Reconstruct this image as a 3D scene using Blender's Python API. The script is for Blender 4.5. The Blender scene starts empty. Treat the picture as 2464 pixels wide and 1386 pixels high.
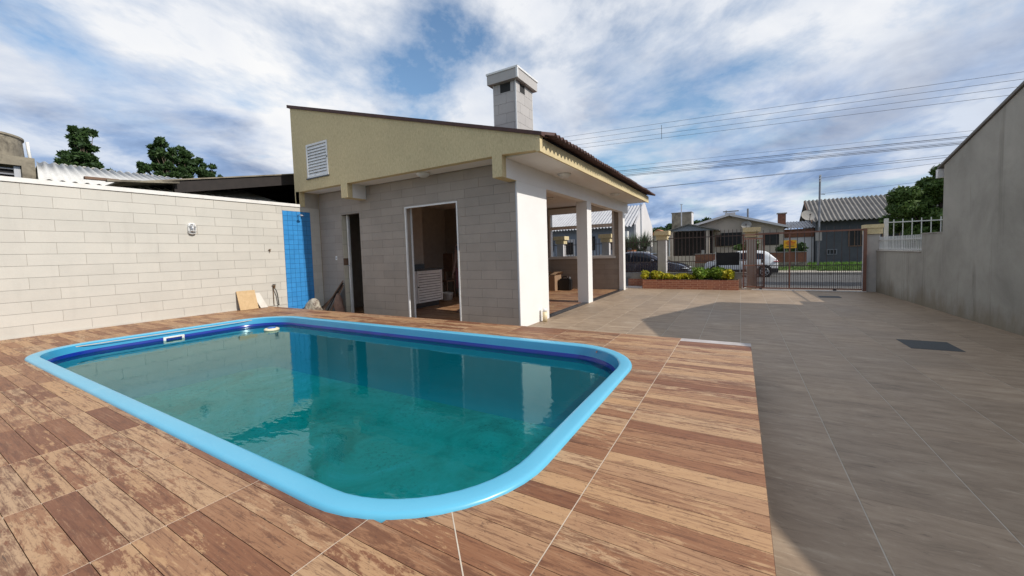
import bpy, bmesh, math, random
import numpy as np
from mathutils import Vector, Matrix
random.seed(11); RNG = np.random.default_rng(11)
sc = bpy.context.scene
COL = sc.collection
# ------------------------------------------------------------------ camera
yaw, pit, rol, F = .5386, -.0547, .031, 938.05
CAM = Vector((0, 0, 1.54))
fw = Vector((-math.sin(yaw)*math.cos(pit), math.cos(yaw)*math.cos(pit), math.sin(pit)))
r0 = Vector((math.cos(yaw), math.sin(yaw), 0)); d0 = fw.cross(r0)
rt = r0*math.cos(rol)+d0*math.sin(rol); dn = -r0*math.sin(rol)+d0*math.cos(rol)
cd = bpy.data.cameras.new('camera'); cam = bpy.data.objects.new('camera', cd); COL.objects.link(cam)
M3 = Matrix((rt, -dn, -fw)).transposed()
cam.matrix_world = Matrix.Translation(CAM) @ M3.to_4x4()
cd.sensor_width = 36; cd.lens = F/2464*36
cd.shift_x = 10.7/2464; cd.shift_y = -31.2/2464
cd.clip_start = .05; cd.clip_end = 3000
sc.camera = cam
# ------------------------------------------------------------------ sky and sun
SUN = Vector((1, -.022, .74)).normalized()
w = bpy.data.worlds.new('World'); sc.world = w; w.use_nodes = True
nt = w.node_tree; nt.nodes.clear()
def wn(t, **k):
    n = nt.nodes.new(t)
    for a, b in k.items(): setattr(n, a, b)
    return n
def wl_(a, b): nt.links.new(a, b)
out = wn('ShaderNodeOutputWorld'); bg = wn('ShaderNodeBackground'); wl_(bg.outputs[0], out.inputs[0])
sky = wn('ShaderNodeTexSky', sky_type='NISHITA', sun_disc=False)
sky.sun_elevation = math.asin(SUN.z); sky.sun_rotation = math.atan2(SUN.x, SUN.y)
sky.air_density = 1.2; sky.dust_density = .6; sky.ozone_density = 2.0
tc = wn('ShaderNodeTexCoord'); sep = wn('ShaderNodeSeparateXYZ'); wl_(tc.outputs['Generated'], sep.inputs[0])
def wmath(op, a, b=None, c=None):
    n = wn('ShaderNodeMath', operation=op)
    for i, v in enumerate((a, b, c)):
        if v is None: continue
        if isinstance(v, (int, float)): n.inputs[i].default_value = v
        else: wl_(v, n.inputs[i])
    return n.outputs[0]
zz = wmath('ADD', wmath('MAXIMUM', sep.outputs[2], 0.0), .21)
cmb = wn('ShaderNodeCombineXYZ')
wl_(wmath('DIVIDE', sep.outputs[0], zz), cmb.inputs[0]); wl_(wmath('DIVIDE', sep.outputs[1], zz), cmb.inputs[1])
def wnoise(scale, detail, rough, dist, off):
    mp = wn('ShaderNodeMapping'); mp.inputs['Location'].default_value = off
    mp.inputs['Rotation'].default_value = (0, 0, .5); mp.inputs['Scale'].default_value = (1, .9, 1)
    wl_(cmb.outputs[0], mp.inputs[0])
    n = wn('ShaderNodeTexNoise'); n.inputs['Scale'].default_value = scale; n.inputs['Detail'].default_value = detail
    n.inputs['Roughness'].default_value = rough; n.inputs['Distortion'].default_value = dist
    wl_(mp.outputs[0], n.inputs['Vector']); return n.outputs['Fac']
def wramp(fac, stops):
    n = wn('ShaderNodeValToRGB'); e = n.color_ramp.elements
    while len(e) < len(stops): e.new(.5)
    for i, (p, c) in enumerate(stops): e[i].position = p; e[i].color = (*c, 1)
    wl_(fac, n.inputs[0]); return n.outputs[0]
def wmix(f, a, b):
    n = wn('ShaderNodeMix', data_type='RGBA')
    wl_(f, n.inputs[0])
    for s, v in ((n.inputs[6], a), (n.inputs[7], b)):
        if isinstance(v, tuple): s.default_value = (*v, 1)
        else: wl_(v, s)
    return n.outputs[2]
SKY_K = .13
skc = wn('ShaderNodeVectorMath', operation='MULTIPLY'); wl_(sky.outputs[0], skc.inputs[0]); skc.inputs[1].default_value = (SKY_K*.95, SKY_K*1.08, SKY_K*1.15)
cover = wramp(wnoise(1.25, 12, .60, .2, (4.0, 25.4, 0)), [(.38, (0, 0, 0)), (.53, (1, 1, 1))])
shade = wramp(wnoise(1.0, 9, .56, .3, (22.9, 7.7, 0)), [(.34, (.50, .55, .66)), (.46, (.71, .76, .85)), (.56, (.88, .90, .94)), (.66, (.98, .98, .98))])
c1 = wmix(cover, skc.outputs[0], shade)
# slate-blue cloud bank towards the horizon, its ragged top broken by brighter heaps
bank = wnoise(.95, 9, .58, .3, (14.9, 13.5, 0))
zr = wmath('ADD', sep.outputs[2], wmath('MULTIPLY', wmath('SUBTRACT', bank, .5), 1.1))
low = wramp(zr, [(.10, (1, 1, 1)), (.30, (0, 0, 0))])
lown = wramp(wnoise(1.9, 9, .58, .3, (19.5, 23.7, 0)), [(.34, (.18, .27, .46)), (.50, (.33, .46, .70)), (.62, (.68, .75, .87))])
c2 = wmix(low, c1, lown)
wl_(c2, bg.inputs[0]); bg.inputs[1].default_value = 1.0
sd = bpy.data.lights.new('sun', 'SUN'); sd.energy = 4.0; sd.angle = math.radians(.55); sd.color = (1, .94, .86)
so = bpy.data.objects.new('sun', sd); COL.objects.link(so); so.rotation_euler = SUN.to_track_quat('Z', 'Y').to_euler(); so.location = SUN*50
sc.view_settings.view_transform = 'Standard'; sc.view_settings.look = 'None'; sc.view_settings.exposure = 0; sc.view_settings.gamma = 1
sc.view_settings.use_curve_mapping = False
sc.render.engine = 'CYCLES'
sc.cycles.use_denoising = True
sc.cycles.max_bounces = 6; sc.cycles.diffuse_bounces = 3; sc.cycles.glossy_bounces = 3; sc.cycles.transparent_max_bounces = 12
sc.cycles.caustics_reflective = False; sc.cycles.caustics_refractive = False
sc.cycles.sample_clamp_indirect = 4

# ------------------------------------------------------------------ materials
MATS = {}
class NT:
    def __init__(s, name):
        s.m = bpy.data.materials.new(name); s.m.use_nodes = True; s.t = s.m.node_tree
        s.b = s.t.nodes['Principled BSDF']; s.o = s.t.nodes['Material Output']
    def n(s, t, **k):
        x = s.t.nodes.new(t)
        for a, b in k.items(): setattr(x, a, b)
        return x
    def l(s, a, b): s.t.links.new(a, b)
    def put(s, sock, v):
        if isinstance(v, (int, float)): sock.default_value = v
        elif isinstance(v, (tuple, list)):
            sock.default_value = (*v, 1) if len(v) == 3 and len(sock.default_value) == 4 else v
        else: s.l(v, sock)
    def math(s, op, *a, clamp=False):
        x = s.n('ShaderNodeMath', operation=op, use_clamp=clamp)
        for i, v in enumerate(a): s.put(x.inputs[i], v)
        return x.outputs[0]
    def vec(s, x, y, z=0.):
        c = s.n('ShaderNodeCombineXYZ')
        for i, v in enumerate((x, y, z)): s.put(c.inputs[i], v)
        return c.outputs[0]
    def map(s, v, sc_=(1, 1, 1), loc=(0, 0, 0)):
        m = s.n('ShaderNodeMapping'); s.l(v, m.inputs[0]); s.put(m.inputs['Scale'], sc_); s.put(m.inputs['Location'], loc); return m.outputs[0]
    def noise(s, v, scale, detail=4, rough=.55, dist=0, out='Fac'):
        x = s.n('ShaderNodeTexNoise')
        if v is not None: s.l(v, x.inputs['Vector'])
        for k, q in (('Scale', scale), ('Detail', detail), ('Roughness', rough), ('Distortion', dist)): x.inputs[k].default_value = q
        return x.outputs[out]
    def ramp(s, f, stops, interp='LINEAR'):
        x = s.n('ShaderNodeValToRGB'); e = x.color_ramp.elements; x.color_ramp.interpolation = interp
        while len(e) < len(stops): e.new(.5)
        for i, (p, c) in enumerate(stops):
            e[i].position = p; e[i].color = (*c, 1) if not isinstance(c, (int, float)) else (c, c, c, 1)
        s.l(f, x.inputs[0]); return x.outputs[0]
    def mix(s, f, a, b, mode='MIX'):
        x = s.n('ShaderNodeMix', data_type='RGBA', blend_type=mode)
        s.put(x.inputs[0], f); s.put(x.inputs[6], a); s.put(x.inputs[7], b); return x.outputs[2]
    def bump(s, h, strength=.3, dist=.01):
        x = s.n('ShaderNodeBump'); x.inputs['Strength'].default_value = strength; x.inputs['Distance'].default_value = dist
        s.l(h, x.inputs['Height']); s.l(x.outputs[0], s.b.inputs['Normal'])
    @property
    def pos(s): return s.n('ShaderNodeNewGeometry').outputs['Position']
    @property
    def obj(s): return s.n('ShaderNodeTexCoord').outputs['Object']
    @property
    def rnd(s): return s.n('ShaderNodeObjectInfo').outputs['Random']
def mat(name, c, c2=None, rough=.6, nscale=6, rnd=0., bump=0., bscale=60, bdist=.006, metal=0., spec=.5, dirt=None, dscale=1.2, dlo=.5, dhi=.75, coat=0.):
    t = NT(name); b = t.b
    P = t.pos
    if c2 is None: c2 = tuple(x*.86 for x in c)
    col = t.mix(t.ramp(t.noise(P, nscale, 6, .6), [(.35, 0), (.65, 1)]), c, c2)
    if dirt: col = t.mix(t.ramp(t.noise(P, dscale, 6, .65, .4), [(dlo, 0), (dhi, 1)]), col, dirt)
    if rnd:
        f = t.math('MULTIPLY_ADD', t.rnd, rnd*2, 1-rnd)
        col = t.mix(1.0, col, t.vec(f, f, f), 'MULTIPLY')
    t.put(b.inputs['Base Color'], col); b.inputs['Roughness'].default_value = rough; b.inputs['Metallic'].default_value = metal
    b.inputs['Specular IOR Level'].default_value = spec; b.inputs['Coat Weight'].default_value = coat
    if bump: t.bump(t.noise(P, bscale, 4, .6), bump, bdist)
    MATS[name] = t.m; return t.m
# plank-print porcelain of the pool deck: every plank cell gets its own print
PX0, PW, PY0, PH = -.645, .769, .519, .1178
def plank_mat(name, lines=False, dim=1.):
    t = NT(name); P = t.pos; sp = t.n('ShaderNodeSeparateXYZ'); t.l(P, sp.inputs[0])
    u = t.math('DIVIDE', t.math('SUBTRACT', sp.outputs[0], PX0), PW); v = t.math('DIVIDE', t.math('SUBTRACT', sp.outputs[1], PY0), PH)
    fu, fv = t.math('FLOOR', u), t.math('FLOOR', v)
    wnz = t.n('ShaderNodeTexWhiteNoise', noise_dimensions='2D'); t.l(t.vec(fu, fv), wnz.inputs['Vector'])
    s3 = t.n('ShaderNodeSeparateColor'); t.l(wnz.outputs['Color'], s3.inputs[0]); ra, rb, rc = s3.outputs
    q = t.vec(t.math('MULTIPLY_ADD', ra, 31., t.math('MULTIPLY', sp.outputs[0], 2.2)), t.math('MULTIPLY_ADD', rb, 53., t.math('MULTIPLY', sp.outputs[1], 9.)), rc)
    n1 = t.noise(q, 1.5, 12, .78, .35)
    col = t.ramp(rc, [(0., (.19, .084, .044)), (.3, (.25, .12, .062)), (.65, (.32, .178, .096)), (1., (.40, .255, .147))])
    pale = t.math('MULTIPLY', t.ramp(t.math('MULTIPLY_ADD', t.math('SUBTRACT', ra, .5), .30, n1), [(.50, 0), (.545, 1)]), .85)
    col = t.mix(pale, col, t.mix(rb, (.48, .31, .165), (.49, .365, .235)))
    q2 = t.vec(t.math('MULTIPLY_ADD', rb, 17., t.math('MULTIPLY', sp.outputs[0], 2.4)), t.math('MULTIPLY_ADD', ra, 29., t.math('MULTIPLY', sp.outputs[1], 14.)), ra)
    n2 = t.noise(q2, 1.6, 11, .80, .4)
    col = t.mix(t.math('MULTIPLY', t.ramp(t.math('MULTIPLY_ADD', t.math('SUBTRACT', rb, .5), .12, n2), [(.52, 0), (.58, 1)]), .70), col, (.135, .056, .029))
    gr = t.noise(t.map(P, (3.4, 78, 1)), 1., 9, .76, .25)
    col = t.mix(t.math('MULTIPLY', t.ramp(gr, [(.38, 1), (.475, 0)]), .74), col, (.12, .055, .032))
    col = t.mix(t.math('MULTIPLY', t.ramp(gr, [(.54, 0), (.66, 1)]), .36), col, (.54, .395, .25))
    n3 = t.noise(t.map(P, (30, 62, 1)), 1., 8, .82, .4)
    col = t.mix(t.math('MULTIPLY', t.ramp(n3, [(.56, 0), (.63, 1)]), .70), col, (.085, .045, .030))
    ch = t.noise(t.map(P, (1.7, 15, 1)), 1., 9, .78, .3)
    col = t.mix(t.math('MULTIPLY', t.ramp(ch, [(.62, 0), (.68, 1)]), .85), col, (.050, .036, .030))
    col = t.mix(1., col, (.98, .885, .82), 'MULTIPLY')
    if lines:
        fr = t.math('ABSOLUTE', t.math('SUBTRACT', t.math('FRACT', v), .5)); col = t.mix(t.math('GREATER_THAN', fr, .475), col, (.07, .04, .03))
    if dim != 1.: col = t.mix(1., col, (dim, dim, dim), 'MULTIPLY')
    t.put(t.b.inputs['Base Color'], col); t.put(t.b.inputs['Roughness'], t.math('MULTIPLY_ADD', n1, .25, .40)); t.b.inputs['Specular IOR Level'].default_value = .35
    t.bump(gr, .12, .004); MATS[name] = t.m
plank_mat('plank'); plank_mat('wood_floor', True, .95)
def patio_mat():
    t = NT('patio_tile'); P = t.pos
    r = t.rnd
    q = t.n('ShaderNodeVectorMath', operation='ADD'); t.l(t.map(P, (2.6, 9., 1)), q.inputs[0]); rr = t.math('MULTIPLY', r, 60.); t.l(t.vec(rr, rr, 0.), q.inputs[1])
    n1 = t.noise(q.outputs[0], .8, 9, .70, .5)
    col = t.ramp(n1, [(.28, (.205, .155, .106)), (.46, (.32, .243, .172)), (.60, (.385, .302, .218)), (.74, (.48, .395, .30))])
    n2 = t.noise(t.map(P, (7, 30, 1)), 1., 8, .78, .5)
    col = t.mix(t.ramp(n2, [(.56, 0), (.68, .7)]), col, (.52, .44, .34)); col = t.mix(t.ramp(n2, [(.30, .8), (.43, 0)]), col, (.12, .088, .06))
    bl = t.noise(P, .55, 5, .6, .3); g = t.math('MULTIPLY_ADD', bl, .5, .75); col = t.mix(1., col, t.vec(g, g, g), 'MULTIPLY')
    g = t.math('MULTIPLY_ADD', r, .14, .83); col = t.mix(1., col, t.vec(g, t.math('MULTIPLY', g, .96), t.math('MULTIPLY', g, .92)), 'MULTIPLY')
    t.put(t.b.inputs['Base Color'], col); t.put(t.b.inputs['Roughness'], t.math('MULTIPLY_ADD', bl, .3, .40)); t.b.inputs['Specular IOR Level'].default_value = .4
    t.bump(n2, .25, .005); MATS['patio_tile'] = t.m
patio_mat()
def wall_tile_mat(name, a, b, rnd=.07, rough=.6):
    t = NT(name); P = t.pos; r = t.rnd
    col = t.mix(t.ramp(t.noise(P, 2.2, 6, .6), [(.35, 0), (.65, 1)]), a, b)
    sp = t.noise(P, 170, 3, .7); g = t.math('MULTIPLY_ADD', sp, .30, .85); col = t.mix(1., col, t.vec(g, g, g), 'MULTIPLY')
    f = t.math('MULTIPLY_ADD', r, rnd*2, 1-rnd); col = t.mix(1., col, t.vec(f, f, f), 'MULTIPLY')
    st = t.noise(t.map(P, (3, 3, .5)), 1.3, 6, .65); col = t.mix(t.ramp(st, [(.55, 0), (.8, .35)]), col, tuple(x*.72 for x in a))
    t.put(t.b.inputs['Base Color'], col); t.b.inputs['Roughness'].default_value = rough; t.b.inputs['Specular IOR Level'].default_value = .3
    t.bump(t.noise(P, 60, 4, .6), .18, .004); MATS[name] = t.m
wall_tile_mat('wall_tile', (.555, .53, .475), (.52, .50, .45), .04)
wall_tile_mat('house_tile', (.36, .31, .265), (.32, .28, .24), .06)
wall_tile_mat('chimney_tile', (.46, .44, .42), (.42, .40, .385), .05)
wall_tile_mat('jamb_tile', (.60, .55, .44), (.54, .50, .41), .05, .4)
def stucco():
    t = NT('cream_stucco'); P = t.pos
    n = t.noise(t.map(P, (1, 1, .35)), 42, 5, .75, .6)
    col = t.mix(t.ramp(n, [(.3, 0), (.6, 1)]), (.485, .395, .222), (.66, .55, .33))
    lg = t.noise(P, .9, 5, .6); g = t.math('MULTIPLY_ADD', lg, .3, .85); col = t.mix(1., col, t.vec(g, g, g), 'MULTIPLY')
    t.put(t.b.inputs['Base Color'], col); t.b.inputs['Roughness'].default_value = .85; t.b.inputs['Specular IOR Level'].default_value = .2
    t.bump(n, .7, .012); MATS['cream_stucco'] = t.m
stucco()
def render_wall():
    t = NT('grey_render'); P = t.pos; sp = t.n('ShaderNodeSeparateXYZ'); t.l(P, sp.inputs[0])
    a = t.noise(P, .9, 7, .62, .3)
    col = t.ramp(a, [(.3, (.285, .275, .24)), (.5, (.365, .352, .31)), (.7, (.435, .42, .37))])
    stk = t.noise(t.map(P, (1, 2.1, .16)), 1.7, 7, .66, .3)
    col = t.mix(t.ramp(stk, [(.56, 0), (.70, .6)]), col, (.18, .172, .145))
    # damp, ochre-stained foot of the wall with a ragged upper edge
    hz = t.math('ADD', sp.outputs[2], t.math('MULTIPLY', t.math('SUBTRACT', t.noise(t.map(P, (1, 1, .3)), 2.3, 6, .7), .5), 1.3))
    col = t.mix(t.ramp(hz, [(.0, .75), (.42, 0)]), col, (.22, .185, .13))
    fine = t.noise(P, 90, 4, .7); g = t.math('MULTIPLY_ADD', fine, .35, .825); col = t.mix(1., col, t.vec(g, g, g), 'MULTIPLY')
    t.put(t.b.inputs['Base Color'], col); t.b.inputs['Roughness'].default_value = .9; t.b.inputs['Specular IOR Level'].default_value = .15
    t.bump(fine, .35, .006); MATS['grey_render'] = t.m
render_wall()
mat('grout', (.44, .40, .345)); mat('pale_grout', (.62, .53, .42), rough=.9); mat('dark_joint', (.10, .065, .045), rough=.9)
mat('pale_strip', (.50, .46, .44), (.40, .36, .34), rough=.6, nscale=7); mat('patio_grout', (.50, .44, .36), rough=.9)
mat('house_grout', (.15, .13, .115)); mat('white_paint', (.80, .79, .77), (.77, .755, .735), rough=.55, nscale=2, bump=.05)
mat('soffit_white', (.72, .70, .67), (.68, .66, .63), rough=.8, nscale=1.5)
mat('white_metal', (.78, .78, .77), rough=.35); mat('roof_brown', (.085, .040, .032), (.055, .028, .024), rough=.75, rnd=.12, bump=.3)
mat('cap_white', (.76, .75, .72), (.68, .66, .62), rough=.6, dirt=(.45, .42, .37), dlo=.6, dhi=.85)
mat('interior_paint', (.36, .31, .265), rough=.8); mat('dark_void', (.03, .03, .03), rough=.9)
mat('granite', (.028, .028, .03), (.05, .05, .052), rough=.25, nscale=80)
mat('shower_tile', (.05, .27, .60), (.042, .24, .55), rough=.2, rnd=.06); mat('shower_grout', (.02, .07, .20), rough=.9)
mat('pool_blue', (.12, .455, .64), (.11, .425, .61), rough=.3, nscale=1.5, spec=.5, dirt=(.20, .50, .66), dscale=2.5, dlo=.6, dhi=.9)
mat('pool_lip_shaded', (.04, .29, .50), (.035, .27, .47), rough=.25, nscale=3); mat('pool_wall_blue', (.06, .36, .58), (.055, .34, .55), rough=.2)  # lip is the pool blue darkened: shade of the inner wall put into the colour
mat('pool_band', (.003, .028, .27), (.004, .022, .22), rough=.2, nscale=3)
def pool_floor():
    t = NT('pool_floor'); P = t.pos
    a = t.noise(P, 1.1, 8, .68, .8)
    col = t.ramp(a, [(.36, (.10, .36, .32)), (.48, (.20, .56, .52)), (.56, (.26, .62, .60)), (.66, (.44, .76, .82))])
    sp_ = t.noise(P, 24, 6, .8); m_ = t.math('MULTIPLY', t.ramp(sp_, [(.52, 0), (.60, 1)]), t.ramp(t.noise(P, 1.3, 5, .65), [(.42, .15), (.58, 1)]))
    col = t.mix(t.math('MULTIPLY', m_, .62), col, (.05, .13, .11))
    t.put(t.b.inputs['Base Color'], col); t.b.inputs['Roughness'].default_value = .8; MATS['pool_floor'] = t.m
pool_floor()
def water():
    t = NT('water'); t.t.nodes.remove(t.b)
    tr = t.n('ShaderNodeBsdfTransparent'); tr.inputs[0].default_value = (.20, .92, .90, 1)
    gl = t.n('ShaderNodeBsdfGlossy'); gl.inputs['Roughness'].default_value = .004; gl.inputs['Color'].default_value = (.66, .90, .87, 1)
    df = t.n('ShaderNodeBsdfDiffuse'); df.inputs['Color'].default_value = (.0, .31, .31, 1)
    P = t.pos; bp = t.n('ShaderNodeBump'); bp.inputs['Strength'].default_value = .11; bp.inputs['Distance'].default_value = .01
    h = t.math('MULTIPLY_ADD', t.noise(t.map(P, (1, 2.2, 1)), 5.5, 2, .5, .6), 1., t.math('MULTIPLY', t.noise(P, 1.4, 2, .5), .7))
    t.l(h, bp.inputs['Height']); t.l(bp.outputs[0], gl.inputs['Normal'])
    fr = t.n('ShaderNodeFresnel'); fr.inputs['IOR'].default_value = 1.34; t.l(bp.outputs[0], fr.inputs['Normal'])
    m1 = t.n('ShaderNodeMixShader'); m1.inputs[0].default_value = .12; t.l(tr.outputs[0], m1.inputs[1]); t.l(df.outputs[0], m1.inputs[2])
    m2 = t.n('ShaderNodeMixShader'); t.l(t.math('MULTIPLY', fr.outputs[0], 1.05, clamp=True), m2.inputs[0]); t.l(m1.outputs[0], m2.inputs[1]); t.l(gl.outputs[0], m2.inputs[2])
    t.l(m2.outputs[0], t.o.inputs[0]); MATS['water'] = t.m
water()
def glass():
    t = NT('car_glass'); b = t.b
    b.inputs['Base Color'].default_value = (.012, .014, .02, 1); b.inputs['Roughness'].default_value = .06; MATS['car_glass'] = t.m
glass()
def brick_print():   # ceramic facing printed with small bricks; each tile is a piece, its print is flat
    t = NT('brick_print'); P = t.pos; sp = t.n('ShaderNodeSeparateXYZ'); t.l(P, sp.inputs[0])
    bt = t.n('ShaderNodeTexBrick'); t.l(t.vec(t.math('ADD', sp.outputs[0], t.math('MULTIPLY', sp.outputs[1], 1.)), sp.outputs[2]), bt.inputs['Vector'])
    bt.inputs['Scale'].default_value = 1.; bt.inputs['Brick Width'].default_value = .24; bt.inputs['Row Height'].default_value = .0715; bt.inputs['Mortar Size'].default_value = .008
    bt.inputs['Color1'].default_value = (.47, .17, .085, 1); bt.inputs['Color2'].default_value = (.34, .11, .06, 1); bt.inputs['Mortar'].default_value = (.58, .32, .20, 1); bt.offset = .37
    n = t.noise(P, 26, 5, .7); g = t.math('MULTIPLY_ADD', n, .7, .65); col = t.mix(1., bt.outputs['Color'], t.vec(g, g, g), 'MULTIPLY')
    t.put(t.b.inputs['Base Color'], col); t.b.inputs['Roughness'].default_value = .55; MATS['brick_print'] = t.m
brick_print()
mat('rust_paint', (.215, .10, .067), (.165, .075, .05), rough=.5, nscale=9, dirt=(.24, .12, .07), dscale=6, dlo=.6)
mat('dark_iron', (.06, .045, .042), rough=.55); mat('iron_brown', (.085, .055, .045), rough=.55)
mat('fence_white', (.58, .59, .58), (.48, .49, .48), rough=.5, nscale=8)
mat('asphalt', (.105, .103, .10), (.085, .083, .082), rough=.95, nscale=1.2, bump=.4, bscale=40)
mat('concrete', (.34, .32, .29), (.26, .245, .22), rough=.9, nscale=2, bump=.3, dirt=(.13, .12, .10), dscale=2.2, dlo=.55, dhi=.7)
mat('old_concrete', (.30, .265, .20), (.20, .175, .135), rough=.95, nscale=3, bump=.4, dirt=(.07, .06, .045), dscale=2.5, dlo=.5, dhi=.68)
mat('sidewalk', (.40, .36, .30), (.33, .29, .24), rough=.9, nscale=2.5, bump=.2)
mat('soil', (.10, .065, .04), rough=1., bump=.5); mat('grass', (.09, .20, .03), (.14, .26, .045), rough=.8, nscale=9, bump=.5)
mat('ground', (.16, .15, .085), (.10, .13, .05), rough=1., nscale=.3)
mat('fibre_roof_white', (.62, .61, .58), (.55, .54, .51), rough=.8, nscale=2, dirt=(.42, .41, .39), dscale=1.6, dlo=.55, dhi=.8)
mat('fibre_roof_grey', (.21, .198, .182), (.15, .14, .128), rough=.85, nscale=1.6, dirt=(.13, .12, .11), dscale=2., dlo=.5, dhi=.75)
mat('fibre_roof_pale', (.44, .445, .46), (.37, .37, .385), rough=.8, nscale=1.5, dirt=(.40, .22, .18), dscale=.7, dlo=.64, dhi=.8)
mat('beige_wall', (.52, .44, .36), (.45, .38, .31), rough=.85, nscale=1.5, dirt=(.28, .24, .2), dscale=1.5, dlo=.62, dhi=.85)
mat('blue_grey_wall', (.085, .09, .10), (.07, .075, .083), rough=.8, nscale=2); mat('pale_wall', (.62, .60, .60), (.56, .54, .54), rough=.85, nscale=1)
mat('slate_wall', (.25, .28, .33), (.21, .24, .285), rough=.8, nscale=1); mat('brick_wall', (.25, .105, .06), (.19, .08, .05), rough=.9, nscale=8, bump=.3, bscale=20, dirt=(.11, .07, .05), dscale=1.6)
mat('timber', (.20, .12, .075), (.13, .075, .05), rough=.75, nscale=10); mat('dark_timber', (.026, .02, .018), (.018, .014, .013), rough=.8)
mat('plywood', (.56, .40, .22), (.48, .33, .17), rough=.7, nscale=14); mat('white_board', (.66, .63, .57), rough=.6)
mat('bark', (.13, .095, .07), (.08, .06, .045), rough=.95, nscale=12)
mat('black_plastic', (.014, .014, .015), rough=.4); mat('black_mesh', (.018, .018, .020), rough=.9); mat('blue_plastic', (.03, .14, .45), rough=.4)
mat('cardboard', (.30, .19, .11), (.25, .16, .10), rough=.8); mat('steel', (.45, .46, .48), rough=.4, metal=.6); mat('grey_steel', (.20, .21, .23), rough=.5, metal=.3)
mat('pvc_yellowed', (.66, .52, .29), (.74, .66, .48), rough=.5, nscale=18); mat('white_plastic', (.80, .80, .78), rough=.35); mat('diffuser', (.68, .69, .67), rough=.3)
mat('cream_float', (.80, .72, .50), rough=.4); mat('manhole', (.035, .042, .048), (.05, .058, .063), rough=.7, nscale=30, bump=.6, bscale=90)
mat('car_white', (.72, .73, .74), rough=.25, coat=1.); mat('car_navy', (.022, .024, .045), rough=.22, coat=1.); mat('tyre', (.015, .015, .015), rough=.9)
mat('car_trim', (.02, .02, .021), rough=.6); mat('alloy', (.55, .55, .56), rough=.3, metal=.8); mat('tail_red', (.42, .012, .018), rough=.15, coat=1.); mat('lamp_clear', (.65, .68, .70), rough=.1, coat=1.)
mat('sign_yellow', (.80, .42, .015), rough=.5); mat('sign_red', (.62, .12, .01), rough=.5); mat('sign_dark', (.10, .05, .01), rough=.5)
mat('sack', (.48, .44, .36), (.38, .33, .26), rough=.9, nscale=14, dirt=(.14, .10, .08), dscale=7, dlo=.5, dhi=.62, bump=.9, bscale=16, bdist=.05); mat('sack_red', (.24, .15, .11), (.17, .10, .08), rough=.9, nscale=10)
mat('hose', (.09, .09, .085), rough=.5); mat('copper', (.20, .12, .06), rough=.4, metal=.5); mat('skin', (.25, .13, .085), rough=.6); mat('hair', (.012, .01, .009), rough=.7); mat('shirt', (.05, .05, .055), rough=.9); mat('shorts', (.16, .05, .05), rough=.9)
mat('wire', (.06, .06, .065), rough=.7); mat('cupboard_white', (.74, .74, .74), rough=.45); mat('terracotta', (.42, .17, .08), rough=.8)
def leaf(name, a, b, tr=.25):
    t = NT(name); r = t.n('ShaderNodeNewGeometry').outputs['Random Per Island']
    col = t.ramp(r, [(0, a), (1, b)])
    t.put(t.b.inputs['Base Color'], col); t.b.inputs['Roughness'].default_value = .55; t.b.inputs['Specular IOR Level'].default_value = .3
    tl = t.n('ShaderNodeBsdfTranslucent'); t.l(col, tl.inputs[0]); m = t.n('ShaderNodeMixShader'); m.inputs[0].default_value = tr
    t.l(t.b.outputs[0], m.inputs[1]); t.l(tl.outputs[0], m.inputs[2]); t.l(m.outputs[0], t.o.inputs[0]); MATS[name] = t.m
leaf('leaf_dark', (.025, .055, .02), (.06, .11, .03)); leaf('leaf_mid', (.05, .10, .02), (.11, .17, .04)); leaf('leaf_gold', (.20, .25, .015), (.62, .50, .03), .3); leaf('leaf_fresh', (.10, .21, .02), (.26, .34, .04), .3); leaf('leaf_grey', (.09, .12, .075), (.17, .20, .12))
leaf('blade', (.07, .15, .02), (.15, .28, .05))

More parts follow.
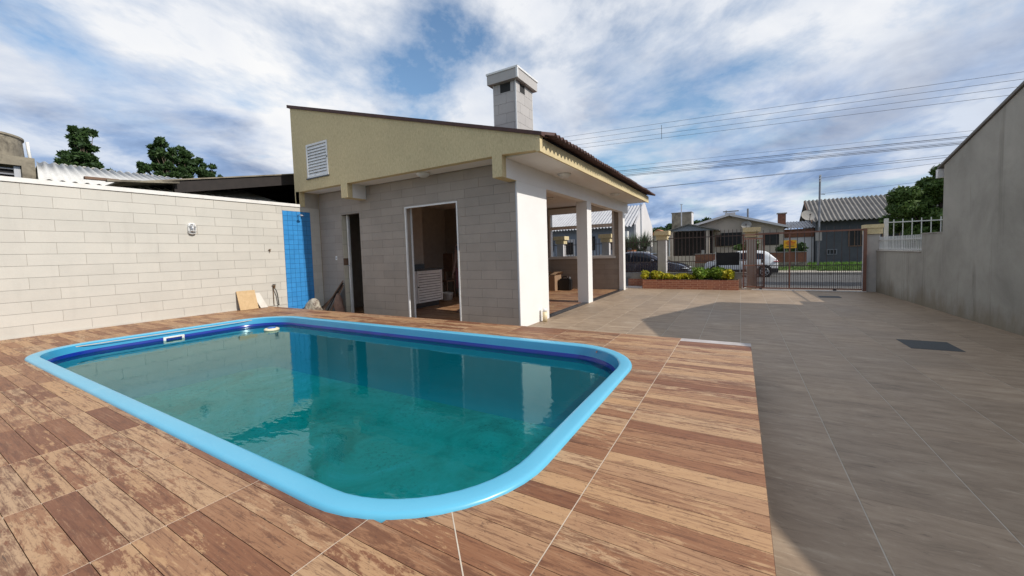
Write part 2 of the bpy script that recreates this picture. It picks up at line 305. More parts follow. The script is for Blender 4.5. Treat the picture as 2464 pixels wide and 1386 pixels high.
# ------------------------------------------------------------------ mesh helpers
WL = {}
def link(o, parent=None, loc=(0, 0, 0)):
    COL.objects.link(o); o.location = loc; WL[o.name] = Vector(loc)
    if parent is not None:
        o.parent = parent; o.matrix_parent_inverse = Matrix.Translation(-WL[parent.name])
    return o
def tag(o, label=None, cat=None, group=None, kind=None):
    for k, v in (('label', label), ('category', cat), ('group', group), ('kind', kind)):
        if v: o[k] = v
    return o
def thing(name, label, cat, loc=(0, 0, 0), group=None):
    o = bpy.data.objects.new(name, None); o.empty_display_size = .1; link(o, None, loc); return tag(o, label, cat, group)
class MB:
    def __init__(s): s.v = []; s.f = []
    def add(s, vs, fs):
        b = len(s.v); s.v += [tuple(p) for p in vs]; s.f += [tuple(b+i for i in f) for f in fs]; return s
    def box(s, x0, x1, y0, y1, z0, z1):
        return s.add([(x0, y0, z0), (x1, y0, z0), (x1, y1, z0), (x0, y1, z0), (x0, y0, z1), (x1, y0, z1), (x1, y1, z1), (x0, y1, z1)],
                     [(3, 2, 1, 0), (4, 5, 6, 7), (0, 1, 5, 4), (1, 2, 6, 5), (2, 3, 7, 6), (3, 0, 4, 7)])
    def obox(s, c, size, rot):
        m = rot if isinstance(rot, Matrix) else Matrix.Rotation(rot, 3, 'Z')
        vs = [Vector(c)+m @ Vector((size[0]/2*a, size[1]/2*b, size[2]/2*d)) for d in (-1, 1) for a, b in ((-1, -1), (1, -1), (1, 1), (-1, 1))]
        return s.add(vs, [(3, 2, 1, 0), (4, 5, 6, 7), (0, 1, 5, 4), (1, 2, 6, 5), (2, 3, 7, 6), (3, 0, 4, 7)])
    def beam(s, a, b, wdt, hgt):
        a, b = Vector(a), Vector(b); d = (b-a); L = d.length; d /= L
        up = Vector((0, 0, 1)) if abs(d.z) < .95 else Vector((1, 0, 0)); sx = d.cross(up).normalized(); up = sx.cross(d)
        return s.obox((a+b)/2, (L, wdt, hgt), Matrix((d, sx, up)).transposed())
    def cyl(s, a, b, r0_, r1_=None, n=10, caps=True):
        a, b = Vector(a), Vector(b); r1_ = r0_ if r1_ is None else r1_; d = (b-a).normalized()
        up = Vector((0, 0, 1)) if abs(d.z) < .9 else Vector((1, 0, 0)); x = d.cross(up).normalized(); y = d.cross(x)
        vs = []
        for p, r in ((a, r0_), (b, r1_)):
            vs += [p+(x*math.cos(2*math.pi*i/n)+y*math.sin(2*math.pi*i/n))*r for i in range(n)]
        fs = [(i, (i+1) % n, n+(i+1) % n, n+i) for i in range(n)]
        if caps: fs += [tuple(range(n-1, -1, -1)), tuple(range(n, 2*n))]
        return s.add(vs, fs)
    def tube(s, pts, r, n=8):
        pts = [Vector(p) for p in pts]; rs = r if isinstance(r, (list, tuple)) else [r]*len(pts)
        vs, fs = [], []; up = Vector((0, 0, 1))
        for i, p in enumerate(pts):
            d = (pts[min(i+1, len(pts)-1)]-pts[max(i-1, 0)]).normalized()
            u = up if abs(d.z) < .9 else Vector((1, 0, 0)); x = d.cross(u).normalized(); y = d.cross(x)
            vs += [p+(x*math.cos(2*math.pi*k/n)+y*math.sin(2*math.pi*k/n))*rs[i] for k in range(n)]
        for i in range(len(pts)-1):
            fs += [(i*n+k, i*n+(k+1) % n, (i+1)*n+(k+1) % n, (i+1)*n+k) for k in range(n)]
        fs += [tuple(range(n-1, -1, -1)), tuple(range((len(pts)-1)*n, len(pts)*n))]
        return s.add(vs, fs)
    def prism(s, poly, axis, a, b):
        def P(p, t): return {'x': (t, p[0], p[1]), 'y': (p[0], t, p[1]), 'z': (p[0], p[1], t)}[axis]
        n = len(poly); vs = [P(p, a) for p in poly]+[P(p, b) for p in poly]
        return s.add(vs, [tuple(range(n)), tuple(range(2*n-1, n-1, -1))]+[((i+1) % n, i, n+i, n+(i+1) % n) for i in range(n)])
    def lathe(s, prof, c, n=20, m=None, sy=1.):
        vs, fs = [], []; c = Vector(c)
        for r, z in prof:
            for k in range(n):
                p = Vector((r*math.cos(2*math.pi*k/n), sy*r*math.sin(2*math.pi*k/n), z)); vs.append(c+(m @ p if m else p))
        for i in range(len(prof)-1):
            fs += [(i*n+k, i*n+(k+1) % n, (i+1)*n+(k+1) % n, (i+1)*n+k) for k in range(n)]
        return s.add(vs, fs)
    def mesh(s, name):
        me = bpy.data.meshes.new(name); me.from_pydata(s.v, [], s.f); me.update(); return me
    def build(s, name, m, parent=None, smooth=False, loc=(0, 0, 0), bevel=0., fix=False):
        me = s.mesh(name)
        if fix or bevel:
            bm = bmesh.new(); bm.from_mesh(me); bmesh.ops.recalc_face_normals(bm, faces=bm.faces)
            if bevel: bmesh.ops.bevel(bm, geom=list(bm.edges), offset=bevel, segments=2, affect='EDGES', clamp_overlap=True)
            bm.to_mesh(me); bm.free()
        me.materials.append(MATS[m])
        if smooth: me.shade_smooth()
        return link(bpy.data.objects.new(name, me), parent, loc)
CACHE = {}
def piece(name, key, dims, m, parent, loc):   # alike pieces share one mesh; dims = full box size, origin at its low corner
    k = (name, m)+tuple(round(d, 3) for d in dims)
    if k not in CACHE:
        me = MB().box(0, dims[0], 0, dims[1], 0, dims[2]).mesh(name); me.materials.append(MATS[m]); CACHE[k] = me
    return link(bpy.data.objects.new(name, CACHE[k]), parent, loc)
def cut_rects(r, holes):
    rs = [r]
    for (a0, a1, b0, b1) in holes:
        nx = []
        for (u0, u1, v0, v1) in rs:
            if a1 <= u0 or a0 >= u1 or b1 <= v0 or b0 >= v1: nx.append((u0, u1, v0, v1)); continue
            if a0 > u0: nx.append((u0, a0, v0, v1))
            if a1 < u1: nx.append((a1, u1, v0, v1))
            m0, m1 = max(u0, a0), min(u1, a1)
            if b0 > v0: nx.append((m0, m1, v0, b0))
            if b1 < v1: nx.append((m0, m1, b1, v1))
        rs = nx
    return [q for q in rs if q[1]-q[0] > .012 and q[3]-q[2] > .012]
def tiles(u0, u1, v0, v1, L, H, off, vbase, holes=()):
    out_ = []; k0 = math.floor((v0-vbase)/H); k = k0
    while vbase+k*H < v1-1e-6:
        a, b = max(v0, vbase+k*H), min(v1, vbase+(k+1)*H)
        x = off+(L/2 if k % 2 else 0); x += math.floor((u0-x)/L)*L
        while x < u1:
            p, q = max(u0, x), min(u1, x+L)
            if q-p > .012 and b-a > .012: out_ += cut_rects((p, q, a, b), holes)
            x += L
        k += 1
    return out_
G = .0022
def struct(o): return tag(o, kind='structure')

# ================================================================== SETTING
# ground with an opening for the plot
g_ = MB(); R_ = 900
for a in ((-R_, R_, 27.9, R_), (-R_, R_, -R_, -4), (-R_, -10.6, -4, 27.9), (4.4, R_, -4, 18.1)):
    g_.add([(a[0], a[2], -.24), (a[1], a[2], -.24), (a[1], a[3], -.24), (a[0], a[3], -.24)], [(0, 1, 2, 3)])
struct(g_.build('ground', 'ground'))
ro = MB().add([(-70, 18.1, -.19), (70, 18.1, -.19), (70, 27.9, -.19), (-70, 27.9, -.19)], [(0, 1, 2, 3)]); struct(ro.build('road', 'asphalt'))
kb = struct(MB().box(-70, 70, 17.95, 18.1, -.3, -.06).build('kerb', 'concrete')); struct(MB().box(-70, 70, 27.9, 28.05, -.3, -.06).build('kerb', 'concrete'))
struct(MB().box(-70, 70, 16.75, 17.95, -.3, -.065).build('pavement', 'sidewalk'))
vg = MB()   # far verge rises gently behind the kerb
for (y0, z0, y1, z1) in ((28.05, -.062, 29.4, -.03),): vg.add([(-70, y0, z0), (70, y0, z0), (70, y1, z1), (-70, y1, z1)], [(0, 1, 2, 3)])
struct(vg.build('pavement', 'sidewalk'))
tr_ = MB().add([(-70, 29.4, -.03), (70, 29.4, -.03), (70, 33, .12), (-70, 33, .12), (70, 60, .25), (-70, 60, .25), (70, 400, 1.), (-70, 400, 1.)], [(0, 1, 2, 3), (3, 2, 4, 5), (5, 4, 6, 7)])
struct(tr_.build('terrain', 'ground'))
# tufts of grass on the verges across the street
def grass(name, label, x0, x1, y0, y1, zf, n, hgt):
    P = np.stack([RNG.uniform(x0, x1, n), RNG.uniform(y0, y1, n)], 1); v, f = [], []
    for i, (x, y) in enumerate(P):
        a = RNG.uniform(0, 6.28); h = hgt*RNG.uniform(.5, 1.2); z = zf(y); ww = .035
        v += [(x-ww*math.cos(a), y-ww*math.sin(a), z), (x+ww*math.cos(a), y+ww*math.sin(a), z), (x+RNG.normal(0, .06), y+RNG.normal(0, .06), z+h)]; f.append((3*i, 3*i+1, 3*i+2))
    return tag(MB().add(v, f).build(name, 'blade'), label, 'grass', kind='stuff')
zt = lambda y: -.03+(y-29.4)/3.6*.15 if y < 33 else .12+(y-33)/27*.13
grass('grass', 'bright green grass on the verge before the dark grey house', 3.95, 12, 29.0, 33.5, zt, 9000, .24)
grass('verge_grass', 'thin weedy grass along the far kerb', -14, 3.9, 29.6, 31.8, zt, 5000, .10)
# patio: grout bed, then every tile
pb = MB()
pb.add([(-4.05, 5.3, -.0022), (3.9, 5.3, -.0022), (3.9, 16.9, -.0022), (-4.05, 16.9, -.0022)], [(0, 1, 2, 3)])
pb.add([(-10.4, 5.3, -.0022), (-4.05, 5.3, -.0022), (-4.05, 7., -.0022), (-10.4, 7., -.0022)], [(0, 1, 2, 3)])
pb.add([(.0, -4, -.0022), (4.4, -4, -.0022), (4.4, 5.3, -.0022), (.0, 5.3, -.0022)], [(0, 1, 2, 3)])
pb.add([(-4.1, 5.3, -.3), (4.4, 5.3, -.3), (4.4, 5.3, -.009), (-4.1, 5.3, -.009)], [(0, 1, 2, 3)])
patio = struct(pb.build('patio', 'patio_grout'))
TS = .604
for i in range(-18, 8):
    for j in range(-4, 15):
        x0, x1 = .012+i*TS, .012+(i+1)*TS; y0, y1 = 5.45+(j-5)*1.208, 5.45+(j-4)*1.208
        rs = cut_rects((x0, x1, y0, y1), [(-20, .02, -9, 5.42), (-20, 20, -9, -1.6), (-20, -3.86, 6.93, 30), (-20, 20, 16.75, 30), (-20, -10.34, -9, 30)])
        for q in rs: piece('tile', 0, (q[1]-q[0]-2*.0042, q[3]-q[2]-2*.0010, .012), 'patio_tile', patio, (q[0]+.0042, q[2]+.0010, -.012))
# ------------------------------------------------------------------ pool deck
DZ = .385
OX0, OX1, OY0, OY1, OR = -8.52, -.90, 1.03, 4.55, .84
def rrect(d, n=12):
    x0, x1, y0, y1, r = OX0+d, OX1-d, OY0+d, OY1-d, max(OR-d, .12); p = []
    for cx, cy, a0 in ((x1-r, y0+r, -90), (x1-r, y1-r, 0), (x0+r, y1-r, 90), (x0+r, y0+r, 180)):
        for k in range(n+1):
            a = math.radians(a0+90*k/n); p.append((cx+r*math.cos(a), cy+r*math.sin(a)))
    return p
CUT = .08
def cutx(y):   # x-interval of the pool cut-out at this y
    x0, x1, y0, y1, r = OX0+CUT, OX1-CUT, OY0+CUT, OY1-CUT, OR-CUT
    if y < y0 or y > y1: return None
    dy = max(y0+r-y, y-(y1-r), 0); dx = r-math.sqrt(max(r*r-dy*dy, 0)); return x0+dx, x1-dx
DX0, DX1, DY0, DY1 = -10.34, .112, -1.6, 5.392
bm = bmesh.new()
ov = [bm.verts.new((x, y, DZ-.012)) for x, y in ((DX0, DY0), (DX1, DY0), (DX1, DY1), (DX0, DY1))]
iv = [bm.verts.new((x, y, DZ-.012)) for x, y in rrect(CUT)]
ed = [bm.edges.new((ov[i], ov[(i+1) % 4])) for i in range(4)]+[bm.edges.new((iv[i], iv[(i+1) % len(iv)])) for i in range(len(iv))]
bmesh.ops.triangle_fill(bm, edges=ed, use_beauty=True)
for a, b in ((1, 2), (2, 3)):
    p, q = ov[a], ov[b]; bm.faces.new((p, bm.verts.new((p.co.x, p.co.y, -.02)), bm.verts.new((q.co.x, q.co.y, -.02)), q))
bmesh.ops.recalc_face_normals(bm, faces=bm.faces)
me = bpy.data.meshes.new('pool_deck'); bm.to_mesh(me); bm.free(); me.materials.append(MATS['dark_joint'])
deck = struct(link(bpy.data.objects.new('pool_deck', me)))
pl = []
for i in range(-14, 2):
    for j in range(-18, 43):
        x0, x1 = max(DX0, PX0+i*PW), min(DX1, PX0+(i+1)*PW); y0, y1 = PY0+j*PH, min(DY1, PY0+(j+1)*PH)
        if x1-x0 < .03 or y1-y0 < .02 or y0 < DY0: continue
        if i >= 0 and y1 > 5.24: continue
        gx, gy = .0026, .0014
        x0 += gx; x1 -= gx; y0 += gy; y1 -= gy
        ca, cb = cutx(y0), cutx(y1)
        if ca is None and cb is None: pl.append([(x0, y0), (x1, y0), (x1, y1), (x0, y1)]); continue
        mid = ((OX0+OX1)/2,)*2
        ca2, cb2 = ca or (mid if False else cb), cb or ca
        if x1 <= min(ca2[0], cb2[0]) or x0 >= max(ca2[1], cb2[1]): pl.append([(x0, y0), (x1, y0), (x1, y1), (x0, y1)]); continue
        la, lb = min(x1, ca2[0]), min(x1, cb2[0])
        if la > x0+.004 or lb > x0+.004: pl.append([(x0, y0), (max(la, x0), y0), (max(lb, x0), y1), (x0, y1)])
        ra, rb = max(x0, ca2[1]), max(x0, cb2[1])
        if ra < x1-.004 or rb < x1-.004: pl.append([(min(ra, x1), y0), (x1, y0), (x1, y1), (min(rb, x1), y1)])
def seen_size(q):
    c = Vector((sum(p[0] for p in q)/4, sum(p[1] for p in q)/4, DZ))-CAM; d = c.dot(fw)
    if d < .3: return 0
    u, v = c.dot(rt)/d*F+1221, c.dot(dn)/d*F+662
    area = abs(sum(q[i][0]*q[(i+1) % 4][1]-q[(i+1) % 4][0]*q[i][1] for i in range(4)))/2
    return area/d**3 if -120 < u < 2584 and v < 1500 else 0
pl.sort(key=seen_size, reverse=True)
rest = MB()
for k, q in enumerate(pl):
    v = [(x, y, DZ-.013) for x, y in q]+[(x, y, DZ) for x, y in q]
    f = [(4, 5, 6, 7), (0, 1, 5, 4), (1, 2, 6, 5), (2, 3, 7, 6), (3, 0, 4, 7)]
    if k < 300: MB().add(v, f).build('plank', 'plank', deck)
    else: rest.add(v, f)
tag(rest.build('plank_mass', 'plank', deck), kind='stuff')
for i in range(-13, 1):   # pale grout in the long joints between plank columns
    x = PX0+i*PW; m = MB()
    for (a, b) in ((DY0, OY0+.12), (OY1-.12, DY1)) if OX0+.2 < x < OX1-.2 else ((DY0, DY1),):
        m.box(x-.0034, x+.0034, a, b-.001, DZ-.012, DZ-.0012)
    m.build('grout_line', 'pale_grout', deck)
MB().box(PX0+.004, DX1, 5.236, DY1, DZ-.012, DZ+.0004).build('edge_strip', 'pale_strip', deck)
MB().add([(-1.155, 1.348, DZ+.0008), (-1.151, 1.351, DZ+.0008), (-.645, .850, DZ+.0008), (-.648, .845, DZ+.0008)], [(0, 1, 2, 3)]).build('grout_line', 'pale_grout', deck)
# ------------------------------------------------------------------ swimming pool
pool = thing('swimming_pool', 'rectangular light blue fibreglass pool with rounded corners set in the deck', 'pool', (-4.7, 2.8, -.6))
def sweep(prof, n=12):
    loops = [[(x, y, z) for x, y in rrect(d, n)] for d, z in prof]; m = len(loops[0]); vs = [p for l in loops for p in l]
    fs = [(i*m+k, i*m+(k+1) % m, (i+1)*m+(k+1) % m, (i+1)*m+k) for i in range(len(loops)-1) for k in range(m)]
    return MB().add(vs, fs)
WZ = .252
sweep([(-.004, .372), (.0, .390), (.006, .400), (.016, .4055), (.03, .4075), (.102, .4078), (.115, .4055), (.123, .400), (.126, .394)]).build('rim', 'pool_blue', pool, True)
sweep([(.126, .394), (.131, .375), (.138, .35), (.144, .32), (.1485, .3015)]).build('inner_lip', 'pool_lip_shaded', pool, True)
sweep([(.1485, .3015), (.152, .299), (.158, .255), (.166, .205), (.168, .202)]).build('band', 'pool_band', pool, True)
sweep([(.168, .202), (.22, .0), (.30, -.3), (.34, -.42), (.46, -.52)]).build('side_wall', 'pool_wall_blue', pool, True)
MB().add([(x, y, -.52) for x, y in rrect(.46)], [tuple(range(len(rrect(.46))))]).build('floor', 'pool_floor', pool)
st = MB()   # corner bench under the water
st.prism([(-1.22, 1.35), (-2.3, 1.35), (-1.22, 2.3)], 'z', -.50, -.05); st.build('corner_step', 'pool_wall_blue', pool)
sko = MB()
for b in ((2.60, 2.89, .285, .31), (2.60, 2.89, .195, .225), (2.60, 2.635, .225, .285), (2.855, 2.89, .225, .285)): sko.box(-8.40, -8.345, b[0], b[1], b[2], b[3])
s_ = sko.build('skimmer', 'white_plastic', pool); MB().box(-8.39, -8.372, 2.64, 2.85, .226, .284).build('skimmer_slot', 'dark_void', s_)
wp = MB().add([(x, y, WZ) for x, y in rrect(.157)], [tuple(range(len(rrect(.157))))])
struct(wp.build('pool_water', 'water'))
fl = thing('chlorine_float', 'round cream chlorine float drifting at the far corner of the pool', 'pool float', (-7.5, 3.92, WZ))
MB().lathe([(.0, -.05), (.08, -.05), (.10, -.01), (.125, .0), (.13, .02), (.11, .04), (.0, .042)], (-7.5, 3.92, WZ), 24).build('body', 'cream_float', fl, True)
MB().lathe([(.07, .04), (.065, .06), (.0, .062)], (-7.5, 3.92, WZ), 20).build('cap', 'blue_plastic', fl, True)
# ================================================================== LEFT BOUNDARY WALL
XL = -10.35
lw = thing('boundary_wall', 'long pale tiled garden wall with white coping beside the pool', 'wall', (XL, 2.5, 0))
lwc = MB().box(XL-.16, XL-.010, -1.6, 6.36, 0, 2.98).box(XL-.16, XL-.010, 6.36, 6.919, 0, 3.41).build('core', 'grout', lw)
SH = (5.865, 6.635, .17, 2.86)
for q in tiles(-1.6, 6.915, .0, 2.98, .7, .1995, 1.51, .385, [SH, (-9, 5.40, -1, .3855)]):
    piece('tile', 0, (.012, q[1]-q[0]-2*G, q[3]-q[2]-2*G), 'wall_tile', lwc, (XL-.012, q[0]+G, q[2]+G))
MB().box(XL-.19, XL+.022, -1.6, 6.355, 2.982, 3.06).build('coping', 'cap_white', lw)
MB().box(XL+.001, XL+.012, -1.6, 5.86, DZ+.0005, DZ+.035).build('skirting', 'wall_tile', lw)
shp = MB().box(XL-.0095, XL-.004, SH[0]+.001, SH[1]-.001, SH[2], SH[3]-.001).build('shower_panel', 'shower_grout', lw)
tag(shp, 'glossy blue square tiles behind the outdoor shower')
cw = (SH[1]-SH[0])/6; rh = (SH[3]-SH[2])/21
for i in range(6):
    for j in range(21):
        piece('tile', 0, (.010, cw-.006, rh-.006), 'shower_tile', shp, (XL-.0055, SH[0]+i*cw+.003, SH[2]+j*rh+.003))
# things on and against the wall
la = thing('bulkhead_lamp', 'oval white bulkhead lamp with wire guard on the pale garden wall', 'wall lamp', (XL, 3.85, 2.3))
Rx = Matrix(((0, 0, 1), (1, 0, 0), (0, 1, 0)))
def oval(m, r, h0, prof): m.lathe(prof, (XL, 3.85, 2.3), 28, Matrix(((0, 0, 1), (.62, 0, 0), (0, 1.0, 0))) @ Matrix.Rotation(math.pi/2, 3, 'Z'))
def ov(prof, n=28):
    m = MB(); vs = []
    for r, h in prof:
        for k in range(n):
            a = 2*math.pi*k/n; cy, cz = math.cos(a), math.sin(a)
            vs.append((XL+h, 3.85+r*.60*cy, 2.3+r*(.38*cz+.62*(1 if cz > 0 else -1)*min(1, abs(cz)*1.6))))
    fs = [(i*n+k, i*n+(k+1) % n, (i+1)*n+(k+1) % n, (i+1)*n+k) for i in range(len(prof)-1) for k in range(n)]
    return m.add(vs, fs)
ov([(.124, .0), (.124, .05), (.118, .062), (.092, .064), (.088, .05)]).build('housing', 'white_plastic', la, True)
ov([(.09, .05), (.08, .085), (.05, .11), (.0, .115)]).build('glass', 'steel', la, True)
for dz in (-.05, .05):
    MB().tube([(XL+.05, 3.85-.075, 2.3+dz), (XL+.11, 3.85-.05, 2.3+dz), (XL+.125, 3.85, 2.3+dz), (XL+.11, 3.85+.05, 2.3+dz), (XL+.05, 3.85+.075, 2.3+dz)], .006, 6).build('guard_bar', 'white_plastic', la)
MB().tube([(XL+.05, 3.85, 2.3-.13), (XL+.12, 3.85, 2.3-.07), (XL+.125, 3.85, 2.3+.07), (XL+.05, 3.85, 2.3+.13)], .006, 6).build('guard_bar', 'white_plastic', la)
tp = thing('garden_tap', 'dark wall tap with a pipe and thin hose beside the blue shower tiles', 'tap', (XL, 5.52, .4))
MB().cyl((XL, 5.51, .90), (XL+.09, 5.51, .90), .022).cyl((XL+.07, 5.51, .90), (XL+.07, 5.51, .84), .018).build('spout', 'copper', tp)
MB().box(XL+.045, XL+.07, 5.47, 5.55, .93, .945).cyl((XL+.057, 5.51, .91), (XL+.057, 5.51, .935), .01).build('handle', 'black_plastic', tp)
MB().tube([(XL+.015, 5.50, .88), (XL+.016, 5.50, .6), (XL+.016, 5.50, .39)], .010, 6).build('pipe', 'copper', tp)
MB().tube([(XL+.07, 5.51, .84), (XL+.075, 5.535, .80), (XL+.07, 5.57, .68), (XL+.06, 5.59, .52), (XL+.06, 5.60, .39)], .014, 7).build('hose', 'hose', tp, True)
hk = thing('wall_hook', 'tiny dark tap stub high on the garden wall near the shower', 'fitting', (XL, 5.47, 1.8))
MB().cyl((XL, 5.47, 1.82), (XL+.05, 5.47, 1.82), .014).cyl((XL+.045, 5.47, 1.82), (XL+.045, 5.47, 1.78), .011).box(XL+.03, XL+.05, 5.44, 5.5, 1.835, 1.845).build('stub', 'copper', hk)
sh = thing('shower_head', 'small grey shower arm and head on the blue tiles', 'shower', (XL, 6.3, 2.75))
MB().tube([(XL, 6.28, 2.76), (XL+.12, 6.28, 2.77), (XL+.17, 6.28, 2.755)], .012, 8).build('arm', 'steel', sh, True)
MB().lathe([(.012, .03), (.045, .0), (.05, -.012), (.0, -.012)], (XL+.185, 6.28, 2.735), 16).build('head', 'steel', sh, True)
def leaning(name, label, cat, y0, y1, h, m, th, foot, skew=0):
    x0 = XL+foot; t_ = MB()
    v = [(x0, y0, DZ+.001), (x0, y1, DZ+.001), (XL+.02, y1+skew, DZ+h), (XL+.02, y0+skew, DZ+h)]
    v2 = [(a+th, b, c+th*.3) for a, b, c in v]
    t_.add(v+v2, [(0, 1, 2, 3), (7, 6, 5, 4), (0, 4, 5, 1), (1, 5, 6, 2), (2, 6, 7, 3), (3, 7, 4, 0)])
    return tag(t_.build(name, m, fix=True), label, cat)
leaning('plywood_sheet', 'square tan plywood sheet leaning on the garden wall', 'board', 4.63, 5.04, .45, 'plywood', .018, .17)
leaning('board_offcut', 'narrow whitish board leaning beside the plywood sheet', 'board', 5.10, 5.27, .37, 'white_board', .014, .15, -.12)

# ================================================================== POOL HOUSE
W = 6.92; XP = -3.85; YG = 6.36; ZS = 3.40
H = thing('pool_house', 'cream and grey tiled pool house with sloping brown roof and chimney', 'house', (-7, 11, 0))
WC = (-9.39, -8.64, 0, 2.735); KD = (-6.975, -5.385, 0, 2.735)
def wallbox(u0, u1, v0, v1, holes, a, b, axis='y'):
    m = MB()
    for q in cut_rects((u0, u1, v0, v1), holes):
        if axis == 'y': m.box(q[0], q[1], a, b, q[2], q[3])
        else: m.box(a, b, q[0], q[1], q[2], q[3])
    return m
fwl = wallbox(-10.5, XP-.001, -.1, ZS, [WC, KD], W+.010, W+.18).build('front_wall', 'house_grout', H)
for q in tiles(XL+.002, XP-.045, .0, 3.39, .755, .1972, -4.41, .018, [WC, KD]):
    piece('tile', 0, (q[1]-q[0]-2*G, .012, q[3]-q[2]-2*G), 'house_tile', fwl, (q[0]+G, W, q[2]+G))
MB().box(XP-.043, XP-.022, W-.006, W+.02, 0, 3.0).build('corner_trim', 'steel', H)
# side: wide white pillar, column, end column, beam
MB().box(-4.45, XP, W+.181, 8.3, 0, 2.998).box(XP-.021, XP, W-.004, W+.181, 0, 2.998).build('pillar', 'white_paint', H)
tag(MB().box(-4.18, XP, 11.08, 11.47, 0, 2.998).build('column', 'white_paint', H), 'slim white square column of the veranda')
tag(MB().box(-4.02, XP, 15.15, 15.44, 0, 2.998).build('column', 'white_paint', H), 'white end column at the far corner of the veranda')
MB().box(-4.06, XP-.0005, YG+.151, 15.95, 3.0, ZS-.001).build('side_beam', 'white_paint', H)
MB().box(-8.57, -8.34, YG+.151, W-.001, 3.06, ZS-.001).build('stub_beam', 'white_paint', H)
# gable front
gp = [(-10.55, 3.0), (-10.352, 3.0), (-10.352, ZS), (-8.575, ZS), (-8.575, 3.055), (-8.335, 3.055), (-8.335, ZS), (-4.066, ZS), (-4.066, 2.995), (XP+.002, 2.995), (XP+.002, ZS), (-3.10, ZS-.03), (-3.10, 3.655), (-10.55, 5.70)]
VN = (-9.92, -9.02, 3.70, 4.58)
bm = bmesh.new(); o1 = [bm.verts.new((x, YG, z)) for x, z in gp]; h1 = [bm.verts.new((x, YG, z)) for x, z in ((VN[0], VN[2]), (VN[1], VN[2]), (VN[1], VN[3]), (VN[0], VN[3]))]
es = [bm.edges.new((l[i], l[(i+1) % len(l)])) for l in (o1, h1) for i in range(len(l))]
bmesh.ops.triangle_fill(bm, edges=es, use_beauty=True)
ret = bmesh.ops.extrude_face_region(bm, geom=list(bm.faces)); bmesh.ops.translate(bm, verts=[e for e in ret['geom'] if isinstance(e, bmesh.types.BMVert)], vec=(0, .15, 0))
bmesh.ops.recalc_face_normals(bm, faces=bm.faces); me = bpy.data.meshes.new('gable_wall'); bm.to_mesh(me); bm.free(); me.materials.append(MATS['cream_stucco'])
link(bpy.data.objects.new('gable_wall', me), H)
MB().box(-4.06, XP-.002, YG+.151, W+.18, 2.993, 2.9995).box(-8.57, -8.34, YG+.151, W-.002, 3.053, 3.0595).build('beam_underside', 'cream_stucco', H)
# louvred vent in the gable
vt = wallbox(VN[0]+.003, VN[1]-.003, VN[2]+.003, VN[3]-.003, [(VN[0]+.05, VN[1]-.05, VN[2]+.05, VN[3]-.05)], YG-.012, YG+.06).build('louvre_vent', 'white_metal', H)
MB().box(VN[0]+.04, VN[1]-.04, YG+.10, YG+.12, VN[2]+.04, VN[3]-.04).build('backing', 'dark_void', vt)
for k in range(10):
    z = VN[2]+.06+k*.0765
    MB().add([(VN[0]+.052, YG-.006, z), (VN[1]-.052, YG-.006, z), (VN[1]-.052, YG+.022, z+.074), (VN[0]+.052, YG+.022, z+.074), (VN[0]+.052, YG-.006, z-.008), (VN[1]-.052, YG-.006, z-.008)], [(0, 1, 2, 3), (4, 5, 1, 0)]).build('slat', 'white_metal', vt)
MB().box(VN[0]-.03, VN[1]+.03, YG-.03, YG+.02, VN[2]-.028, VN[2]-.001).build('vent_sill', 'granite', H)
MB().cyl((VN[1]-.025, YG-.02, 4.16), (VN[1]-.025, YG-.013, 4.16), .02).build('latch', 'black_plastic', vt)
# soffits, fascia
MB().box(-10.36, XP+.001, YG+.15, W+.02, ZS, ZS+.06).box(XP+.001, -3.102, YG+.15, 15.98, ZS-.03, ZS+.03).build('soffit', 'soffit_white', H)
MB().box(-3.10, -3.06, YG+.02, 16.0, ZS-.055, 3.585).build('fascia', 'cream_stucco', H)
MB().box(-3.125, -3.05, YG-.001, YG+.13, ZS-.057, 3.665).build('fascia_end', 'cream_stucco', H)
MB().box(-4.06, -3.102, 15.86, 15.96, ZS-.025, 3.58).build('rear_fascia', 'cream_stucco', H)
# ceiling, floor, outer walls, partitions
MB().box(-10.36, -4.061, W+.181, 15.4, ZS-.002, ZS+.06).build('ceiling', 'soffit_white', H)
MB().box(-10.36, -4.05, W+.02, 15.2, -.05, .012).build('floor', 'wood_floor', H)
MB().box(-4.05, XP-.004, 8.301, 11.079, -.02, .022).box(-4.05, XP-.004, 11.471, 15.149, -.02, .022).build('threshold', 'granite', H)
MB().box(-10.36, -10.30, W+.181, 15.2, .012, ZS-.003).box(-10.3, -7.2, 12.4, 12.5, .013, ZS-.004).box(-7.25, -7.19, 12.5, 15.2, .013, ZS-.004).box(-8.65, -8.55, W+.181, 9.2, .013, ZS-.004).box(-10.3, -8.651, 9.10, 9.2, .013, ZS-.005).build('inner_wall', 'interior_paint', H)
MB().box(-10.55, -10.361, YG+.15, 15.4, -.1, 4.9).build('outer_wall', 'cream_stucco', H)
EW = (-6.96, -4.20, 1.27, 3.33)
ewl = wallbox(-10.36, -4.021, -.1, ZS-.003, [EW], 15.21, 15.36).build('end_wall', 'house_grout', H)
for q in tiles(-7.18, -4.022, .014, ZS-.006, .755, .1972, -4.6, .018, [EW]):
    piece('tile', 0, (q[1]-q[0]-2*G, .010, q[3]-q[2]-2*G), 'house_tile', ewl, (q[0]+G, 15.20, q[2]+G))
ewf = wallbox(EW[0]+.001, EW[1]-.001, EW[2]+.001, EW[3]-.001, [(EW[0]+.075, EW[1]-.075, EW[2]+.085, EW[3]-.22)], 15.17, 15.38).build('window', 'soffit_white', H)
MB().box(EW[0]+.076, EW[1]-.076, 15.22, 15.32, 2.47, 2.60).build('transom', 'soffit_white', ewf)
MB().box(EW[0]-.04, EW[1]+.04, 15.145, 15.168, EW[2]-.03, EW[2]+.05).build('sill', 'soffit_white', ewf)
